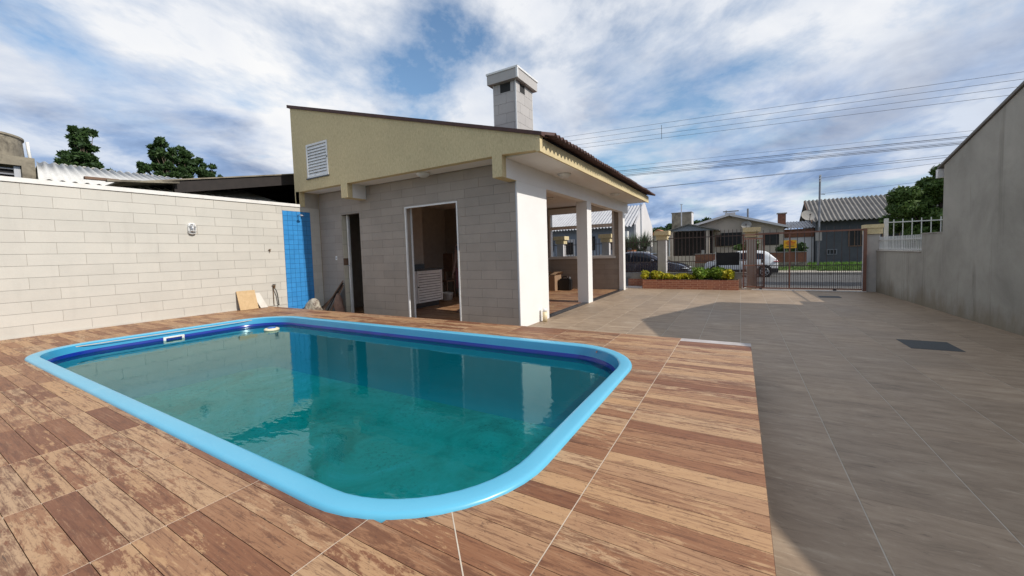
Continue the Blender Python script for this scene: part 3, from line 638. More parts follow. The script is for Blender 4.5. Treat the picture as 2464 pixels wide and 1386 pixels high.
# kitchen opening
def frame(o_, y0, y1, t_, m, nm):
    x0, x1, _, z1 = o_; MB().box(x0-t_, x0, y0, y1, 0, z1+t_).box(x1, x1+t_, y0, y1, 0, z1+t_).box(x0, x1, y0, y1, z1, z1+t_).build(nm, m, H)
frame((KD[0]+.03, KD[1]-.02, 0, KD[3]-.03), W-.012, W+.03, .034, 'white_metal', 'door_trim')
for k in range(4): piece('tile', 0, (.012, .15, .70), 'house_tile', fwl, (KD[0]+.001, W+.031, .0+k*.684+.003*k))
MB().box(KD[0]+.012, KD[0]+.035, W+.16, W+.20, .012, KD[3]-.002).build('door_stop', 'white_metal', H)
# bathroom opening: tiled jamb, white door leaf ajar
jb = MB().box(WC[0]+.001, WC[0]+.006, W+.002, W+.179, 0, WC[3]).build('jamb', 'house_grout', H)
for k, (z, hh, mm) in enumerate(((0, .2, 'jamb_tile'), (.2, .39, 'jamb_tile'), (.59, .39, 'jamb_tile'), (.98, .38, 'jamb_tile'), (1.36, .19, 'timber'), (1.55, .39, 'jamb_tile'), (1.94, .39, 'jamb_tile'), (2.33, .40, 'jamb_tile'))):
    piece('tile', 0, (.010, .172, hh-.006), mm, jb, (WC[0]+.0065, W+.004, z+.003))
dl = MB().box(WC[0]+.06, WC[0]+.105, W+.12, W+.17, .012, WC[3]-.002).box(WC[0]-.62, WC[0]+.06, W+.19, W+.225, .015, WC[3]-.02).build('bathroom_door', 'white_metal', H)
MB().cyl((WC[0]+.085, W+.119, 1.35), (WC[0]+.085, W+.07, 1.35), .012).cyl((WC[0]+.085, W+.07, 1.35), (WC[0]+.16, W+.07, 1.35), .011).build('handle', 'steel', dl)
swb = MB().box(-9.71, -9.64, W-.010, W-.0005, 1.51, 1.62).build('light_switch', 'white_plastic', H); MB().box(-9.69, -9.66, W-.015, W-.0105, 1.55, 1.58).build('rocker', 'grey_steel', swb)
# roof of corrugated sheets falling to the right
RS = (5.70-3.655)/(7.45)
def roofz(x): return 3.66+(-3.10-x)*RS
rf = MB().add([(-10.6, YG+.05, roofz(-10.6)-.02), (-3.08, YG+.05, roofz(-3.08)-.02), (-3.08, 16.05, roofz(-3.08)-.02), (-10.6, 16.05, roofz(-10.6)-.02)], [(0, 1, 2, 3)]).build('roof', 'dark_timber', H)
def corr(x0, x1, za, zb, y0, y1, pitch, amp, nper=8, th=.012, axis='x'):
    n = max(4, int(round((y1-y0)/pitch*nper))); vs, fs = [], []
    for k in range(n+1):
        y = y0+(y1-y0)*k/n; dz = amp*math.cos(2*math.pi*y/pitch)
        for (x, z) in ((x0, za), (x1, zb), (x1, zb-th), (x0, za-th)): vs.append((x, y, z+dz) if axis == 'x' else (y, x, z+dz))
    for k in range(n):
        a, b = 4*k, 4*k+4; fs += [(a, b, b+1, a+1), (a+1, b+1, b+2, a+2), (a+2, b+2, b+3, a+3), (a+3, b+3, b, a)]
    fs += [(0, 1, 2, 3), (4*n+3, 4*n+2, 4*n+1, 4*n)]
    return MB().add(vs, fs)
for k in range(9):
    y0 = YG+.10+k*1.083; e = .012*(k % 2)
    corr(-10.58, -2.82, roofz(-10.58)+.045+e, roofz(-2.82)+.045+e, y0, min(y0+1.12, 16.1), .177, .032).build('roof_sheet', 'roof_brown', rf, True)
MB().prism([(-10.64, roofz(-10.64)-.03), (-3.0, roofz(-3.0)-.03), (-3.0, roofz(-3.0)+.035), (-10.64, roofz(-10.64)+.05)], 'y', YG-.035, YG+.17).build('verge_flashing', 'roof_brown', rf)
MB().box(-3.03, -2.965, YG+.13, YG+.19, 3.60, 3.66).build('verge_end', 'roof_brown', rf)
# chimney
CX0, CX1, CY0, CY1 = -4.37, -3.83, 6.96, 7.68; Z1 = 4.99
VF = (-4.20, -3.96, 4.80, 4.975); VS = (7.13, 7.33, 4.80, 4.975)
ch = MB().box(CX0+.012, CX1-.012, CY0+.012, CY1-.012, 3.6, Z1).build('chimney', 'house_grout', H)
for q in tiles(CX0+.014, CX1-.03, 3.55, Z1, .37, .2, -4.25, 3.58, [VF]): piece('tile', 0, (q[1]-q[0]-2*G, .012, q[3]-q[2]-2*G), 'chimney_tile', ch, (q[0]+G, CY0, q[2]+G))
for q in tiles(CY0+.02, CY1-.014, 3.55, Z1, .40, .2, 7.12, 3.58, [VS]): piece('tile', 0, (.012, q[1]-q[0]-2*G, q[3]-q[2]-2*G), 'chimney_tile', ch, (CX1-.012, q[0]+G, q[2]+G))
MB().box(VF[0], VF[1], CY0+.0085, CY0+.0115, VF[2], VF[3]).build('flue_vent', 'dark_void', ch); MB().box(CX1-.0115, CX1-.0085, VS[0], VS[1], VS[2], VS[3]).build('flue_vent', 'dark_void', ch)
MB().box(CX1-.028, CX1+.001, CY0-.001, CY0+.016, 3.6, Z1).box(CX0-.002, CX0+.013, CY0-.001, CY0+.014, 3.6, Z1).box(CX1-.014, CX1+.001, CY1-.013, CY1+.002, 3.6, Z1).build('corner_trim', 'white_metal', ch)
MB().box(CX0-.09, CX1+.08, CY0-.08, CY1+.08, Z1+.001, Z1+.20).build('cap', 'chimney_tile', ch)
MB().box(CX0-.105, CX1+.095, CY0-.095, CY1+.095, Z1+.19, Z1+.225).box(CX1+.055, CX1+.092, CY0-.092, CY0-.055, Z1+.002, Z1+.19).build('cap_edge', 'white_metal', ch)
# dome lights on the soffits
for i, (x, y, z, lb) in enumerate(((-6.1, 6.66, ZS, 'white dome light under the gable overhang above the kitchen opening'), (-3.55, 8.68, ZS-.03, 'nearer white dome light under the side eave'), (-3.47, 12.7, ZS-.03, 'farther white dome light under the side eave'), (-5.6, 12.3, ZS-.002, 'white dome light on the veranda ceiling'))):
    t_ = thing('ceiling_light', lb, 'ceiling light', (x, y, z), 'dome lights on the pool house ceilings')
    MB().lathe([(.0, -.001), (.155, -.001), (.16, -.02), (.15, -.035)], (x, y, z), 28).build('base', 'white_plastic', t_, True)
    MB().lathe([(.15, -.032), (.13, -.062), (.08, -.085), (.0, -.092)], (x, y, z), 28).build('diffuser', 'diffuser', t_, True)
# pipe stub by the pillar
ps = thing('pipe_stub', 'short yellowed PVC pipe standing by the white pillar', 'pipe', (-3.74, 7.80, 0))
MB().cyl((-3.735, 7.82, 0), (-3.735, 7.82, .225), .052, n=20).build('pipe', 'pvc_yellowed', ps, True); MB().cyl((-3.735, 7.82, .2255), (-3.735, 7.82, .30), .047, n=20).build('collar', 'white_plastic', ps, True)
# ------------------------------------------------------------------ kitchen things
cb = thing('kitchen_cupboard', 'white louvred base cupboard with black stone top inside the kitchen', 'cupboard', (-8.3, 8.4, 0))
MB().box(-8.55, -8.09, 7.12, 9.48, .16, 1.12).build('carcass', 'dark_timber', cb)
MB().box(-8.5, -8.16, 7.12, 9.40, .0125, .159).build('plinth', 'granite', cb)
MB().box(-8.549, -8.02, 7.12, 9.52, 1.121, 1.17).box(-8.549, -8.52, 7.12, 9.195, 1.171, 1.30).build('worktop', 'granite', cb)
for (a, b) in ((7.14, 8.34), (8.36, 9.46)):
    dr = wallbox(a, b, .17, 1.11, [(a+.06, b-.06, .22, 1.07)], -8.089, -8.055, 'x').build('cupboard_door', 'cupboard_white', cb)
    for k in range(11):
        z = .225+k*.077
        MB().box(-8.086, -8.066, a+.062, b-.062, z+.016, z+.077).build('slat', 'cupboard_white', dr)
    MB().cyl((-8.054, a+.03, .64), (-8.025, a+.03, .64), .022).build('knob', 'black_plastic', dr)
mr = thing('wall_mirror', 'narrow dark mirror in a pale frame on the inner kitchen wall', 'mirror', (-8.54, 8.6, 2.0))
MB().box(-8.549, -8.53, 8.25, 8.75, 1.55, 2.3).build('frame', 'cupboard_white', mr); MB().box(-8.5295, -8.526, 8.29, 8.71, 1.59, 2.26).build('mirror_glass', 'car_glass', mr)
chx = thing('wooden_chair', 'brown wooden chair at the back of the kitchen', 'chair', (-9.1, 11.0, 0))
MB().box(-9.4, -8.95, 10.75, 11.2, .60, .65).build('seat', 'timber', chx)
MB().box(-9.42, -8.98, 11.16, 11.2, .95, 1.62).build('backrest', 'timber', chx)
for a, b, t_ in ((-9.38, 10.78, .6), (-8.97, 10.78, .6), (-9.38, 11.18, .95), (-8.97, 11.18, .95)): MB().box(a-.025, a+.025, b-.025, b+.025, .0125, t_).build('leg', 'timber', chx)
tb = thing('side_table', 'small pale table behind the wooden chair in the kitchen', 'table', (-8.5, 11.7, 0))
MB().box(-9.0, -7.9, 11.4, 12.1, 1.02, 1.06).build('table_top', 'white_board', tb)
for a in (-8.95, -7.95):
    for b in (11.45, 12.05): MB().box(a-.03, a+.03, b-.03, b+.03, .0125, 1.019).build('leg', 'white_board', tb)
bk = thing('blue_basin', 'blue plastic basin on the small kitchen table', 'basin', (-8.75, 11.7, 1.06)); MB().lathe([(.0, .001), (.16, .001), (.24, .24), (.25, .25), (.23, .24), (.15, .02), (.0, .02)], (-8.72, 11.7, 1.06), 20).build('basin', 'blue_plastic', bk, True)
bu = thing('white_bucket', 'white bucket on the kitchen floor beside the chair', 'bucket', (-8.8, 10.45, .0125)); MB().lathe([(.0, .001), (.20, .001), (.25, .24), (.27, .25), (.24, .25), (.19, .02), (.0, .02)], (-8.75, 10.45, .0125), 20).build('bucket', 'white_plastic', bu, True)
# junk against the front wall
jk = thing('timber_offcuts', 'leaning bundle of brown timber offcuts in the corner by the bathroom door', 'timber', (-9.6, 6.7, 0))
for k, (x, y, hh, lean) in enumerate(((-10.05, 6.5, .62, .5), (-9.95, 6.52, .75, .52), (-9.84, 6.55, .86, .5), (-9.76, 6.5, .92, .42), (-9.62, 6.55, .90, .25), (-9.5, 6.56, .80, .15))):
    MB().beam((x, y-.12, 0.01), (x+lean, W-.08, hh+.02), .07+.03*(k % 2), .025).build('board', 'timber' if k % 2 else 'dark_timber', jk)
def sack(name, label, c, rx, ry, h, m, tilt=0):
    mm = MB(); n, k = 14, 8; vs, fs = [], []
    for i in range(k+1):
        t_ = i/k
        for j in range(n):
            a = 2*math.pi*j/n; r = (math.sin(math.pi*min(1, .18+.82*t_))**.45 if t_ < 1 else .25)*(1+.16*math.sin(3*a+7*t_+c[0]*9)+.08*math.sin(7*a+13*t_))
            vs.append((c[0]+rx*r*math.cos(a)+tilt*t_*h, c[1]+ry*r*math.sin(a), c[2]+h*t_))
    for i in range(k): fs += [(i*n+j, i*n+(j+1) % n, (i+1)*n+(j+1) % n, (i+1)*n+j) for j in range(n)]
    fs.append(tuple(range(k*n, k*n+n))); o = mm.add(vs, fs).build(name, m, None, True); return tag(o, label, 'sack')
sack('cement_sack', 'pale crumpled cement sack slumped at the foot of the timber offcuts', (-9.98, 6.33, .01), .25, .18, .48, 'sack', .1)
sack('rubble_sack', 'brownish rubble sack standing beside the bathroom door', (-9.22, 6.62, .01), .13, .11, .60, 'sack_red', -.12)
# veranda things
jc = thing('jerry_can', 'black plastic jerry can on the veranda floor below the window', 'jerry can', (-5.95, 14.5, .0125))
MB().box(-6.22, -5.72, 14.35, 14.62, .013, .48).build('body', 'black_plastic', jc, bevel=.04); MB().tube([(-6.12, 14.48, .47), (-6.08, 14.48, .55), (-5.92, 14.48, .56), (-5.88, 14.48, .47)], .022, 8).build('handle', 'black_plastic', jc, True); MB().cyl((-5.80, 14.48, .479), (-5.80, 14.48, .545), .045, n=14).build('cap', 'grey_steel', jc)
cx = thing('cardboard_box', 'brown open cardboard box on the veranda beside the jerry can', 'box', (-6.7, 14.4, .0125))
wallbox(-7.15, -6.27, .013, .62, [], 14.1, 14.13).box(-7.15, -6.27, 14.72, 14.75, .013, .62).box(-7.15, -7.12, 14.131, 14.719, .013, .62).box(-6.30, -6.27, 14.131, 14.719, .013, .62).box(-7.119, -6.301, 14.131, 14.719, .013, .03).build('carton', 'cardboard', cx)
MB().add([(-6.28, 14.11, .62), (-6.28, 14.74, .62), (-6.12, 14.74, .74), (-6.12, 14.11, .74)], [(0, 1, 2, 3)]).add([(-7.14, 14.74, .62), (-6.28, 14.74, .62), (-6.3, 14.92, .73), (-7.12, 14.92, .73)], [(0, 1, 2, 3)]).build('flap', 'cardboard', cx)
# ------------------------------------------------------------------ person in the kitchen
def skinned(name, verts, edges, m, parent=None, root=0, sub=2):
    me = bpy.data.meshes.new(name); me.from_pydata([v[:3] for v in verts], edges, []); me.update(); me.materials.append(MATS[m])
    o = link(bpy.data.objects.new(name, me), parent); sk_ = o.modifiers.new('skin', 'SKIN'); sk_.use_smooth_shade = True
    for i, v in enumerate(verts):
        r = v[3]; me.skin_vertices[0].data[i].radius = (r, r) if not isinstance(r, tuple) else r
        me.skin_vertices[0].data[i].use_root = i == root
    s2 = o.modifiers.new('sub', 'SUBSURF'); s2.levels = sub; s2.render_levels = sub; return o
per = thing('person', 'person in dark shirt and shorts standing half hidden inside the kitchen doorway', 'person', (-6.36, 8.3, 0))
S = 1.27
def PV(x, y, z, r): return (-6.30+x*S, 8.35+y*S, .012+z*S, r*S)
V = [PV(0, 0, .92, .135), PV(0, 0, 1.12, .125), PV(0, 0, 1.34, .145), PV(0, 0, 1.46, .06), PV(0, -.01, 1.55, .055), PV(0, -.02, 1.63, .085), PV(0, -.02, 1.71, .085), PV(0, -.01, 1.77, .05)]
E_ = [(0, 1), (1, 2), (2, 3), (3, 4), (4, 5), (5, 6), (6, 7)]
for s in (-1, 1):
    b = len(V); V += [PV(s*.10, 0, .86, .095), PV(s*.11, -.02, .50, .062), PV(s*.11, .02, .10, .042), PV(s*.12, -.04, .04, .04), PV(s*.13, -.17, .028, .03)]
    E_ += [(0, b), (b, b+1), (b+1, b+2), (b+2, b+3), (b+3, b+4)]
    b = len(V); V += [PV(s*.19, 0, 1.40, .06), PV(s*.235, .01, 1.13, .045), PV(s*.24, -.06, .90, .034), PV(s*.24, -.08, .83, .036)]
    E_ += [(2, b), (b, b+1), (b+1, b+2), (b+2, b+3)]
    for q, (dx, L) in enumerate(((-.025, .085), (-.008, .10), (.010, .09), (.026, .07))):
        c_ = len(V); V += [PV(s*.24+dx*.4, -.09+dx, .80, .011), PV(s*.24+dx*.3, -.10+dx, .80-L*.6, .009), PV(s*.235, -.09+dx, .80-L, .008)]; E_ += [(b+3, c_), (c_, c_+1), (c_+1, c_+2)]
    c_ = len(V); V += [PV(s*.225, -.12, .825, .012), PV(s*.22, -.14, .785, .010)]; E_ += [(b+3, c_), (c_, c_+1)]
skinned('body', V, E_, 'skin', per, 0, 1)
hd = Vector(PV(0, -.02, 1.70, 0)[:3])
MB().lathe([(.0, .125*S), (.06*S, .115*S), (.095*S, .07*S), (.102*S, .02*S), (.098*S, -.03*S)], hd+Vector((0, .018*S, 0)), 16).build('hair', 'hair', per, True)
MB().lathe([(.16*S, -.30*S), (.155*S, -.05*S), (.17*S, .12*S), (.20*S, .20*S), (.12*S, .26*S), (.07*S, .27*S)], Vector(PV(0, 0, 1.18, 0)[:3]), 18, None, .78).build('shirt', 'shirt', per, True)
for s in (-1, 1): MB().cyl(PV(s*.10, -.005, .93, 0)[:3], PV(s*.115, -.02, .50, 0)[:3], .125*S, .10*S, 14).build('shorts', 'shorts', per, True)
for s in (-1, 1): MB().lathe([(.0, .008), (.012, .0), (.0, -.0022)], hd+Vector((s*.032*S, -.083*S, -.01)), 8).build('eye', 'hair', per)
MB().cyl(hd+Vector((0, -.085*S, .0)), hd+Vector((0, -.108*S, -.035*S)), .010*S, .016*S, 8).build('nose', 'skin', per, True)
# ================================================================== RIGHT SIDE: neighbour's building and garden wall
def gx(y): return 3.62+(16.-y)*.0295
def yz_wall(poly, t0, t1, name, m, parent):   # a wall standing along the plot line gx(y)
    n = len(poly); v = [(gx(y)+t0, y, z) for y, z in poly]+[(gx(y)+t1, y, z) for y, z in poly]
    f = [tuple(range(n)), tuple(range(2*n-1, n-1, -1))]+[((i+1) % n, i, n+i, n+(i+1) % n) for i in range(n)]
    return MB().add(v, f).build(name, m, parent, fix=True)
PK, PZ = 8.7, 4.15
nb = thing('neighbour_building', 'tall bare grey rendered gable building along the right of the patio', 'building', (6, 8, 0))
yz_wall([(3.62, -.1), (12.03, -.1), (12.03, 3.14), (PK, PZ), (3.62, 2.76)], 0, .2, 'gable_wall', 'grey_render', nb)
for a, b, nm in (((12.25, 3.09), (PK, PZ+.012), 'roof_slope'), ((PK, PZ+.012), (3.58, 2.755), 'roof_slope')):
    v = [(gx(a[0])-.03, a[0], a[1]), (gx(b[0])-.03, b[0], b[1]), (11, b[0], b[1]), (11, a[0], a[1])]
    MB().add(v+[(p[0], p[1], p[2]+.05) for p in v], [(0, 1, 2, 3), (7, 6, 5, 4), (0, 4, 5, 1), (1, 5, 6, 2), (2, 6, 7, 3), (3, 7, 4, 0)]).build(nm, 'fibre_roof_grey', nb)
MB().box(gx(12.1)-.04, 11, 12.2, 12.30, 2.90, 3.085).build('eave_board', 'white_paint', nb)
MB().box(gx(12)+.2, 11, 11.85, 12.03, -.1, 3.12).box(10.8, 11, 3.62, 11.85, -.1, 3.1).box(gx(3.6)+.2, 10.8, 3.62, 3.8, -.1, 2.5).build('side_wall', 'grey_render', nb)
nw = thing('side_wall', 'high grey rendered side wall nearest the camera on the right', 'wall', (4, 1, 0))
yz_wall([(2.45, -.1), (3.619, -.1), (3.619, 2.93), (2.45, 2.87)], 0, .18, 'wall', 'grey_render', nw); yz_wall([(-1.6, -.1), (2.449, -.1), (2.449, 2.865), (1.75, 2.62), (-1.6, 2.1)], 0, .18, 'lower_wall', 'grey_render', nw)
gw = thing('garden_wall', 'low stained grey garden wall between the grey building and the gate', 'wall', (3.7, 14, 0))
yz_wall([(12.031, -.1), (16.35, -.1), (16.35, 1.265), (13.06, 1.265), (13.06, 1.70), (12.031, 1.70)], .012, .19, 'wall', 'grey_render', gw)
yz_wall([(12.035, 1.701), (13.08, 1.701), (13.08, 1.725), (12.035, 1.725)], .0, .2, 'coping', 'concrete', gw); yz_wall([(13.085, 1.2655), (16.34, 1.2655), (16.34, 1.29), (13.085, 1.29)], -.006, .2, 'coping', 'concrete', gw)
fp = thing('white_railing', 'short white bar railing standing on the low garden wall', 'railing', (3.7, 14.7, 1.29))
nb_ = 30
for k in range(nb_):
    y = 13.12+k*(16.3-13.12)/(nb_-1); MB().box(gx(y)+.075, gx(y)+.095, y-.01, y+.01, 1.291, 1.70).build('bar', 'fence_white', fp)
for z in (1.33, 1.60): MB().beam((gx(13.1)+.0625, 13.1, z), (gx(16.32)+.0625, 16.32, z), .02, .03).build('rail', 'fence_white', fp)
ff = thing('white_fence', 'tall white bar fence across the neighbouring front garden', 'fence', (6, 16.62, 0))
MB().box(3.88, 3.97, 16.56, 16.65, -.2, 2.27).build('post', 'fence_white', ff)
for k in range(22):
    x = 4.10+k*.205; MB().box(x-.009, x+.009, 16.6, 16.62, .3, 2.23+.004*k).build('bar', 'fence_white', ff)
for z in (.35, 2.13): MB().box(3.971, 8.6, 16.60-.025, 16.60-.001, z, z+.03).build('rail', 'fence_white', ff)
# manhole covers
def cover(label, pts):
    m = MB().add([(x, y, .0035) for x, y in pts]+[(x, y, -.005) for x, y in pts], [(0, 1, 2, 3), (0, 4, 5, 1), (1, 5, 6, 2), (2, 6, 7, 3), (3, 7, 4, 0)]); return tag(m.build('manhole_cover', 'manhole'), label, 'manhole cover', 'manhole covers in the patio')
cover('nearer dark rectangular manhole cover flush in the patio', [(2.12, 7.72), (2.66, 7.72), (2.68, 8.36), (2.12, 8.36)])
cover('farther dark manhole cover close to the brown gate', [(1.98, 14.2), (2.48, 14.2), (2.48, 14.66), (1.98, 14.66)])

# ================================================================== FRONT FENCE, PLANTER, GATE
YF = 16.6
fwz = thing('fence_wall', 'low grey wall under the front fence behind the flower planter', 'wall', (-3.4, YF, 0)); MB().box(-10.3, .06, YF, YF+.15, -.1, .565).build('wall', 'concrete', fwz)
MB().box(-10.3, .06, YF-.01, YF+.16, .566, .59).build('coping', 'concrete', fwz)
mat('pillar_tile', (.46, .43, .385), (.41, .385, .35), rough=.7)
def gate_pillar(x, lb, y=YF-.06, top=1.90, wd=.31, oh=.12):
    t_ = thing('fence_pillar', lb, 'pillar', (x, y, 0), 'front fence pillars')
    MB().box(x-wd/2, x+wd/2-.022, y, y+.3, -.1, top).build('shaft', 'pillar_tile', t_)
    MB().box(x+wd/2-.021, x+wd/2, y-.004, y+.3, -.1, top).build('edge_trim', 'pale_wall', t_)
    MB().box(x-wd/2-.05, x+wd/2+.05, y-.05, y+.35, top+.001, top+.18).build('lower_capital', 'cream_stucco', t_)
    MB().box(x-wd/2-oh, x+wd/2+oh, y-oh, y+.3+oh, top+.181, top+.345-(.05 if oh < .1 else 0)).build('upper_capital', 'cream_stucco', t_)
gate_pillar(-2.68, 'fence pillar with cream cap between the navy car and the yellow shrubs')
gate_pillar(-4.95, 'fence pillar with cream cap seen in the right half of the veranda window')
gate_pillar(-7.05, 'fence pillar with cream cap seen at the left of the veranda window')
gate_pillar(.36, 'fence pillar with cream cap behind the narrow gate leaf', YF+.02, 1.87)
gate_pillar(3.55, 'fence pillar with cream cap at the right end of the wide gate', 16.2, 1.80, .30, .07)
def fence_panel(x0, x1, label, spikes=2.0):
    t_ = thing('fence_panel', label, 'fence', ((x0+x1)/2, YF+.08, .6), 'iron front fence panels')
    n = max(2, int(round((x1-x0)/.135)))
    for k in range(n+1):
        x = x0+.03+(x1-x0-.06)*k/n; MB().box(x-.009, x+.009, YF+.07, YF+.088, .6, spikes+.16).build('bar', 'iron_brown', t_)
        if k < n:
            xm = x+(x1-x0-.06)/n/2; MB().box(xm-.008, xm+.008, YF+.071, YF+.087, .6, 1.02).build('short_bar', 'iron_brown', t_)
    for z in (.64, 1.02, spikes-.08): MB().box(x0, x1, YF+.06, YF+.069, z-.015, z+.015).build('rail', 'iron_brown', t_)
fence_panel(-2.52, .19, 'brown iron fence panel behind the green shrub and black screen', 2.02)
fence_panel(-4.79, -2.84, 'brown iron fence panel in front of the navy car', 1.92)
fence_panel(-6.89, -5.11, 'brown iron fence panel seen through the veranda window', 1.92)
fence_panel(-9.2, -7.21, 'brown iron fence panel left of the veranda window view', 1.92)
scr = thing('screen_panel', 'black mesh screen tied between two pale posts on the front fence', 'screen', (-.4, YF-.02, .85))
MB().add([(-.77, YF-.02, .86), (-.02, YF-.02, .86), (-.02, YF-.02, 1.345), (-.25, YF-.02, 1.335), (-.55, YF-.02, 1.325), (-.77, YF-.02, 1.345)]+[(x, YF-.035, z) for x, z in ((-.77, .86), (-.02, .86), (-.02, 1.345), (-.25, 1.335), (-.55, 1.325), (-.77, 1.345))], [(0, 1, 2, 3, 4, 5), (11, 10, 9, 8, 7, 6), (0, 6, 7, 1), (1, 7, 8, 2), (5, 11, 6, 0), (2, 8, 9, 3), (3, 9, 10, 4), (4, 10, 11, 5)]).build('mesh', 'black_mesh', scr)
for x in (-.79, .0): MB().box(x-.012, x+.012, YF-.045, YF-.021, .60, 1.37).build('post', 'fence_white', scr)
# planter
plt = thing('brick_planter', 'long low brick-faced flower planter in front of the street fence', 'planter', (-1.9, 16.2, 0))
MB().box(-3.30, -.05, 15.912, YF-.01, -.02, .34).box(-3.98, -3.301, 16.40, YF-.01, -.02, .34).build('core', 'patio_grout', plt)
for i in range(9): piece('facing_tile', 0, (.36, .012, .350), 'brick_print', plt, (-3.298+i*.3605, 15.90, 0))
for i in range(2): piece('facing_tile', 0, (.33, .012, .350), 'brick_print', plt, (-3.975+i*.335, 16.388, 0))
piece('facing_tile', 0, (.012, .48, .350), 'brick_print', plt, (-3.312, 15.913, 0)); piece('facing_tile', 0, (.012, .66, .350), 'brick_print', plt, (-.0505, 15.913, 0))
MB().box(-3.29, -.06, 15.93, YF-.03, .341, .352).build('soil', 'soil', plt)
MB().box(-4.02, -3.33, 15.96, 16.37, -.02, .06).build('step', 'pale_wall', plt)
def leaves(cs, n, size, flat=.0, aspect=2.2):
    """leaf quads scattered over ellipsoid clumps: cs rows = cx,cy,cz,rx,ry,rz"""
    cs = np.array(cs, float); vol = (cs[:, 3]*cs[:, 4]*cs[:, 5])**(2/3); pk = RNG.choice(len(cs), n, p=vol/vol.sum())
    d = RNG.normal(size=(n, 3)); d /= np.linalg.norm(d, axis=1, keepdims=True); rad = RNG.uniform(.55, 1.08, (n, 1))
    c = cs[pk, :3]+d*rad*cs[pk, 3:]
    a = RNG.normal(size=(n, 3)); a[:, 2] *= (1-flat); a /= np.linalg.norm(a, axis=1, keepdims=True)
    b = np.cross(a, d+RNG.normal(0, .5, (n, 3))); b /= np.linalg.norm(b, axis=1, keepdims=True)
    s_ = size*RNG.uniform(.6, 1.3, (n, 1)); a *= s_*aspect/2; b *= s_/2
    v = np.stack([c-a, c+b*1., c+a, c-b*1.], 1).reshape(-1, 3)
    return v, np.arange(4*n).reshape(-1, 4)
def foliage(name, m, parent, cs, n, size, **k):
    v, f = leaves(cs, n, size, **k); me = bpy.data.meshes.new(name); me.from_pydata(v.tolist(), [], f.tolist()); me.materials.append(MATS[m])
    return link(bpy.data.objects.new(name, me), parent)
def shrub(label, x, y, wd, h, m, n, size=.058):
    n = int(n*1.7)
    t_ = thing('shrub', label, 'shrub', (x, y, .35), 'shrubs in the brick planter')
    cs = [(x+RNG.uniform(-.42, .42)*wd, y+RNG.uniform(-.16, .16), .36+h*RNG.uniform(.28, .62), wd*.17, .17, h*.30) for _ in range(12)]
    foliage('foliage', m, t_, cs, n, size)
    st_ = MB()
    for c in cs: st_.tube([(x+(c[0]-x)*.3, y, .345), c[:3]], .008, 5)
    st_.build('stem', 'bark', t_)
shrub('bright yellow-green shrub at the left end of the planter', -2.98, 16.25, .78, .36, 'leaf_gold', 1500)
shrub('low golden shrub beside the left shrub in the planter', -2.28, 16.25, .70, .22, 'leaf_gold', 900)
shrub('small low yellow shrub in the middle of the planter', -1.68, 16.25, .55, .22, 'leaf_gold', 700)
shrub('largest fresh green shrub in the planter', -.98, 16.25, 1.0, .50, 'leaf_fresh', 2400)
shrub('yellow-tipped shrub at the right end of the planter', -.42, 16.22, .48, .42, 'leaf_gold', 900)
# wide gate
YGT = 16.15
ga = thing('driveway_gate', 'wide brown iron driveway gate across the patio entrance', 'gate', (1.9, YGT, 0))
MB().box(3.30, 3.38, YGT-.04, YGT+.04, .0, 1.98).build('frame_post', 'rust_paint', ga); MB().box(3.284, 3.299, YGT-.02, YGT+.02, .05, 1.90).build('edge_strip', 'pale_wall', ga)
MB().box(1.415, 1.455, YGT-.02, YGT+.02, .055, 1.94).build('frame_post', 'rust_paint', ga)
MB().box(.45, 3.30, YGT-.025, YGT+.025, 1.925, 1.975).build('top_rail', 'rust_paint', ga); MB().box(.45, 3.283, YGT-.022, YGT+.022, .055, .10).build('bottom_rail', 'rust_paint', ga)
MB().box(.45, 3.283, YGT-.012, YGT+.012, .84, .865).build('middle_rail', 'dark_iron', ga)
nbar = 30
for k in range(nbar):
    x = .50+k*(3.26-.50)/(nbar-1)
    if k % 2 == 0: MB().box(x-.008, x+.008, YGT-.008, YGT+.008, .101, 1.924).build('bar', 'dark_iron', ga); MB().box(x-.007, x+.007, YGT-.007, YGT+.007, 1.976, 2.09).build('spike', 'dark_iron', ga)
    else: MB().box(x-.008, x+.008, YGT-.008, YGT+.008, .101, .839).build('bar', 'dark_iron', ga)
    MB().box(x+.0475-.006, x+.0475+.006, YGT-.006, YGT+.006, .101, .839).build('bar', 'dark_iron', ga)
for x in (.62, 2.62): MB().cyl((x, YGT-.03, .045), (x, YGT+.03, .045), .045, n=14).build('wheel', 'dark_iron', ga)
tag(MB().box(.35, 3.38, YGT-.06, YGT+.06, .001, .022).build('gate_track', 'cap_white'), 'pale threshold track under the wide brown gate', 'gate track')
gl_ = thing('gate_leaf', 'narrow brown iron gate leaf standing open beside the wide gate', 'gate', (.1, YGT+.1, 0))
A_, B_ = (.10, 16.22), (.72, 16.40)
def LP(t, z): return (A_[0]+(B_[0]-A_[0])*t, A_[1]+(B_[1]-A_[1])*t, z)
for t in (0, 1): MB().beam(LP(t, .06), LP(t, 1.96), .05, .05).build('stile', 'rust_paint', gl_)
for z in (.10, .86, 1.80, 1.94): MB().beam(LP(.04, z), LP(.96, z), .035, .04).build('rail', 'rust_paint', gl_)
for k in range(1, 8): MB().beam(LP(k/8, .12), LP(k/8, 1.79), .018, .018).build('bar', 'rust_paint', gl_)
for k in range(8): MB().beam(LP((k+.5)/8, .12), LP((k+.5)/8, .85), .016, .016).build('bar', 'rust_paint', gl_)
MB().beam(LP(.9, 1.0), LP(1.0, 1.0), .07, .12).build('lock', 'dark_iron', gl_)

